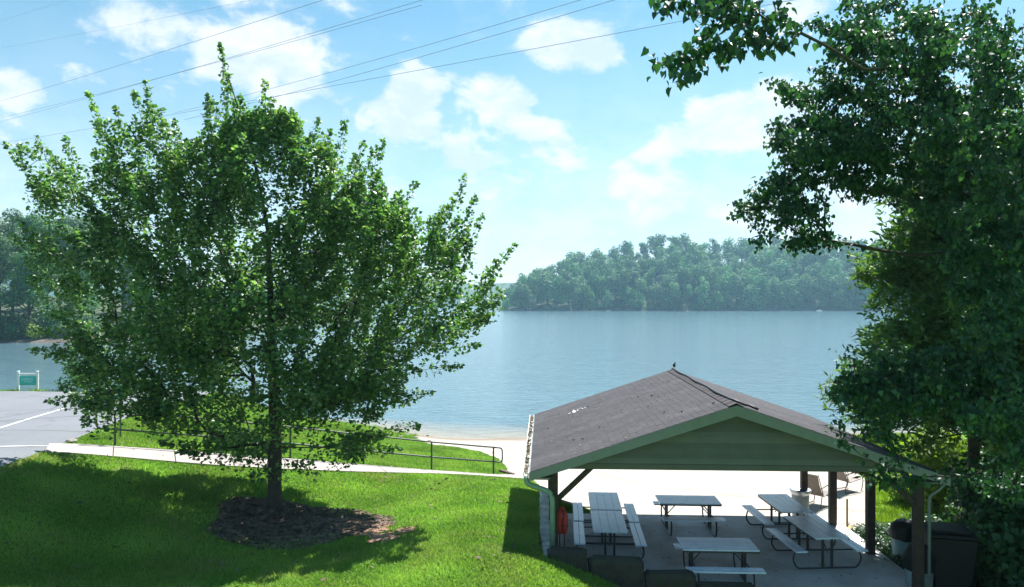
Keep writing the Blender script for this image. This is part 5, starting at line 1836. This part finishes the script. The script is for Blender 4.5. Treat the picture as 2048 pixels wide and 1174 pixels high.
spots = [(10.1, 12.9, 1.1, 0), (10.2, 14.2, 1.1, 1), (10.75, 14.9, 1.5, 1), (10.9, 13.0, 1.1, 1), (10.0, 11.9, .9, 0), (11.4, 16.0, 1.2, 1), (12.3, 17.6, 1.2, 1), (8.75, 16.6, .55, 0), (9.35, 17.3, .6, 0), (9.0, 17.9, .42, 0), (9.9, 16.2, .75, 0), (10.4, 17.6, .7, 0), (9.55, 18.5, .4, 0), (13.4, 19.5, 1.2, 1), (10.0, 15.0, .8, 0), (8.62, 15.6, .42, 0)]
sl = ['dark leafy shrub nearest the wheeled bin', 'tall leafy shrub behind the wheeled bin', 'tall leafy shrub below the feathery conifer', 'tall leafy shrub at the right edge of the photo', 'low leafy shrub in the bottom right corner', 'leafy shrub in the shade behind the conifer trunk', 'tall leafy shrub beside the lime sapling',
      'low green plant behind the second right-hand post', 'low green plant between the right-hand posts', 'small green plant beside the ochre base', 'green bush behind the right-hand brace', 'green bush on the bank right of the ochre pole', 'small green plant behind the ochre pole', 'leafy shrub on the bank at the wood edge', 'green bush behind the pale blue bin', 'small green plant at the edge of the floor by the second post']
plant_copies(bb, [(x, y, h1(x, y) - .02, random.uniform(0, 6), s, k) for x, y, s, k in spots], lambda i: sl[i], 'shrub', 'shrubs beside the shelter')
lm = [tree_proto('lime_sapling', 3.4, 2.0, 3600, .12, MT['lime'], 81, 'bush'), tree_proto('lime_sapling', 1.5, 1.6, 1800, .11, MT['lime'], 82, 'bush')]
spots = [(12.5, 20.6, .95, 0), (13.4, 22.3, .9, 0), (12.2, 21.8, .8, 1), (12.9, 19.4, .7, 1), (16.5, 31.5, 1.0, 1)]
ll = ['bright lime-green sapling in the sun right of the shelter roof', 'bright lime-green sapling behind the nearest one', 'low lime-green bush on the sunny grass bank', 'low lime-green bush under the roof corner', 'lime-green bush by the shore right of the beach']
plant_copies(lm, [(x, y, h1(x, y) - .02, random.uniform(0, 6), s, k) for x, y, s, k in spots], lambda i: ll[i], 'shrub', 'lime-green shrubs on the bank')
# litter of leaves on the shady bank
pp = np.c_[RNG.uniform(8.3, 13, 5000), RNG.uniform(11, 20, 5000)]
tag(scatter_quads('leaf_litter', pp, H(pp[:, 0], pp[:, 1]) + .015, .045, MT['litter']), 'dry fallen leaves on the shady ground right of the shelter')
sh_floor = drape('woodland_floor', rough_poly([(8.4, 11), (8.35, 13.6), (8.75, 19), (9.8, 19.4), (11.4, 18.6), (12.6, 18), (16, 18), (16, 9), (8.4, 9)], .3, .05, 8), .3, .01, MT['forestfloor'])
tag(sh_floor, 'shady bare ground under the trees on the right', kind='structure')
# tufts on the sunny bank and along the shore
def weeds(name, pts, h, mat, lab):
    n = len(pts); k = 9
    bx_ = np.repeat(pts[:, 0], k) + RNG.normal(0, .06, n * k); by_ = np.repeat(pts[:, 1], k) + RNG.normal(0, .06, n * k)
    bz_ = H(bx_, by_); a = RNG.uniform(0, 2 * PI, n * k); w = RNG.uniform(.008, .02, n * k)
    hh_ = h * RNG.uniform(.5, 1.2, n * k); le = RNG.normal(0, .35, (n * k, 2)) * hh_[:, None]
    V_ = np.stack([np.c_[bx_ - np.cos(a) * w, by_ - np.sin(a) * w, bz_ - .01], np.c_[bx_ + np.cos(a) * w, by_ + np.sin(a) * w, bz_ - .01], np.c_[bx_ + le[:, 0], by_ + le[:, 1], bz_ + hh_]], 1)
    o = fast_mesh(name, V_.reshape(-1, 3), tri=np.arange(3 * n * k).reshape(-1, 3), mat=mat, face_rnd=RNG.uniform(0, 1, n * k))
    tag(o, lab, 'grass', kind='stuff')


pp = np.c_[RNG.uniform(10, 20, 9000), RNG.uniform(18.5, 37, 9000)]
pp = pp[~in_poly(pp[:, 0], pp[:, 1], SANDP)]
weeds('bank_grass', pp, .16, MT['lime'], 'sunny yellow-green grass on the bank right of the beach')
pp = np.c_[RNG.uniform(-29, -5, 5000), RNG.uniform(36, 42, 5000)]
zz = H(pp[:, 0], pp[:, 1]); pp = pp[(zz > WATER_Z + .05) & ~in_poly(pp[:, 0], pp[:, 1], LOT)]
weeds('shore_grass', pp, .18, MT['grass'], 'long grass along the lake edge beyond the car park and lawn')
# young tree on the lake edge behind the car park
st = tree_proto('shore_sapling', 3.0, 2.6, 2600, .13, MT['maple'], 91)
c = P(172, 768, 37.0)
st.location = (c.x, c.y, h1(c.x, c.y)); tag(st, 'small young tree on the lake edge behind the car park', 'tree')

# ------------------------------------------------------------------ air
def haze():
    m = bpy.data.materials.new('haze_air'); m.use_nodes = True
    nt = m.node_tree; nt.nodes.clear()
    out = nt.nodes.new('ShaderNodeOutputMaterial')
    v = nt.nodes.new('ShaderNodeVolumePrincipled')
    v.inputs['Color'].default_value = (.45, .78, 1.0, 1)
    v.inputs['Density'].default_value = HAZE_D
    v.inputs['Anisotropy'].default_value = .3
    nt.links.new(v.outputs[0], out.inputs['Volume'])
    o = MB().box((0, 600, 42), (1720, 1320, 94)).build('haze', m)
    o.location = (0, 0, 0)
    tag(o, 'thin pale blue summer haze over the lake', kind='stuff')


HAZE_D = .00027
haze()
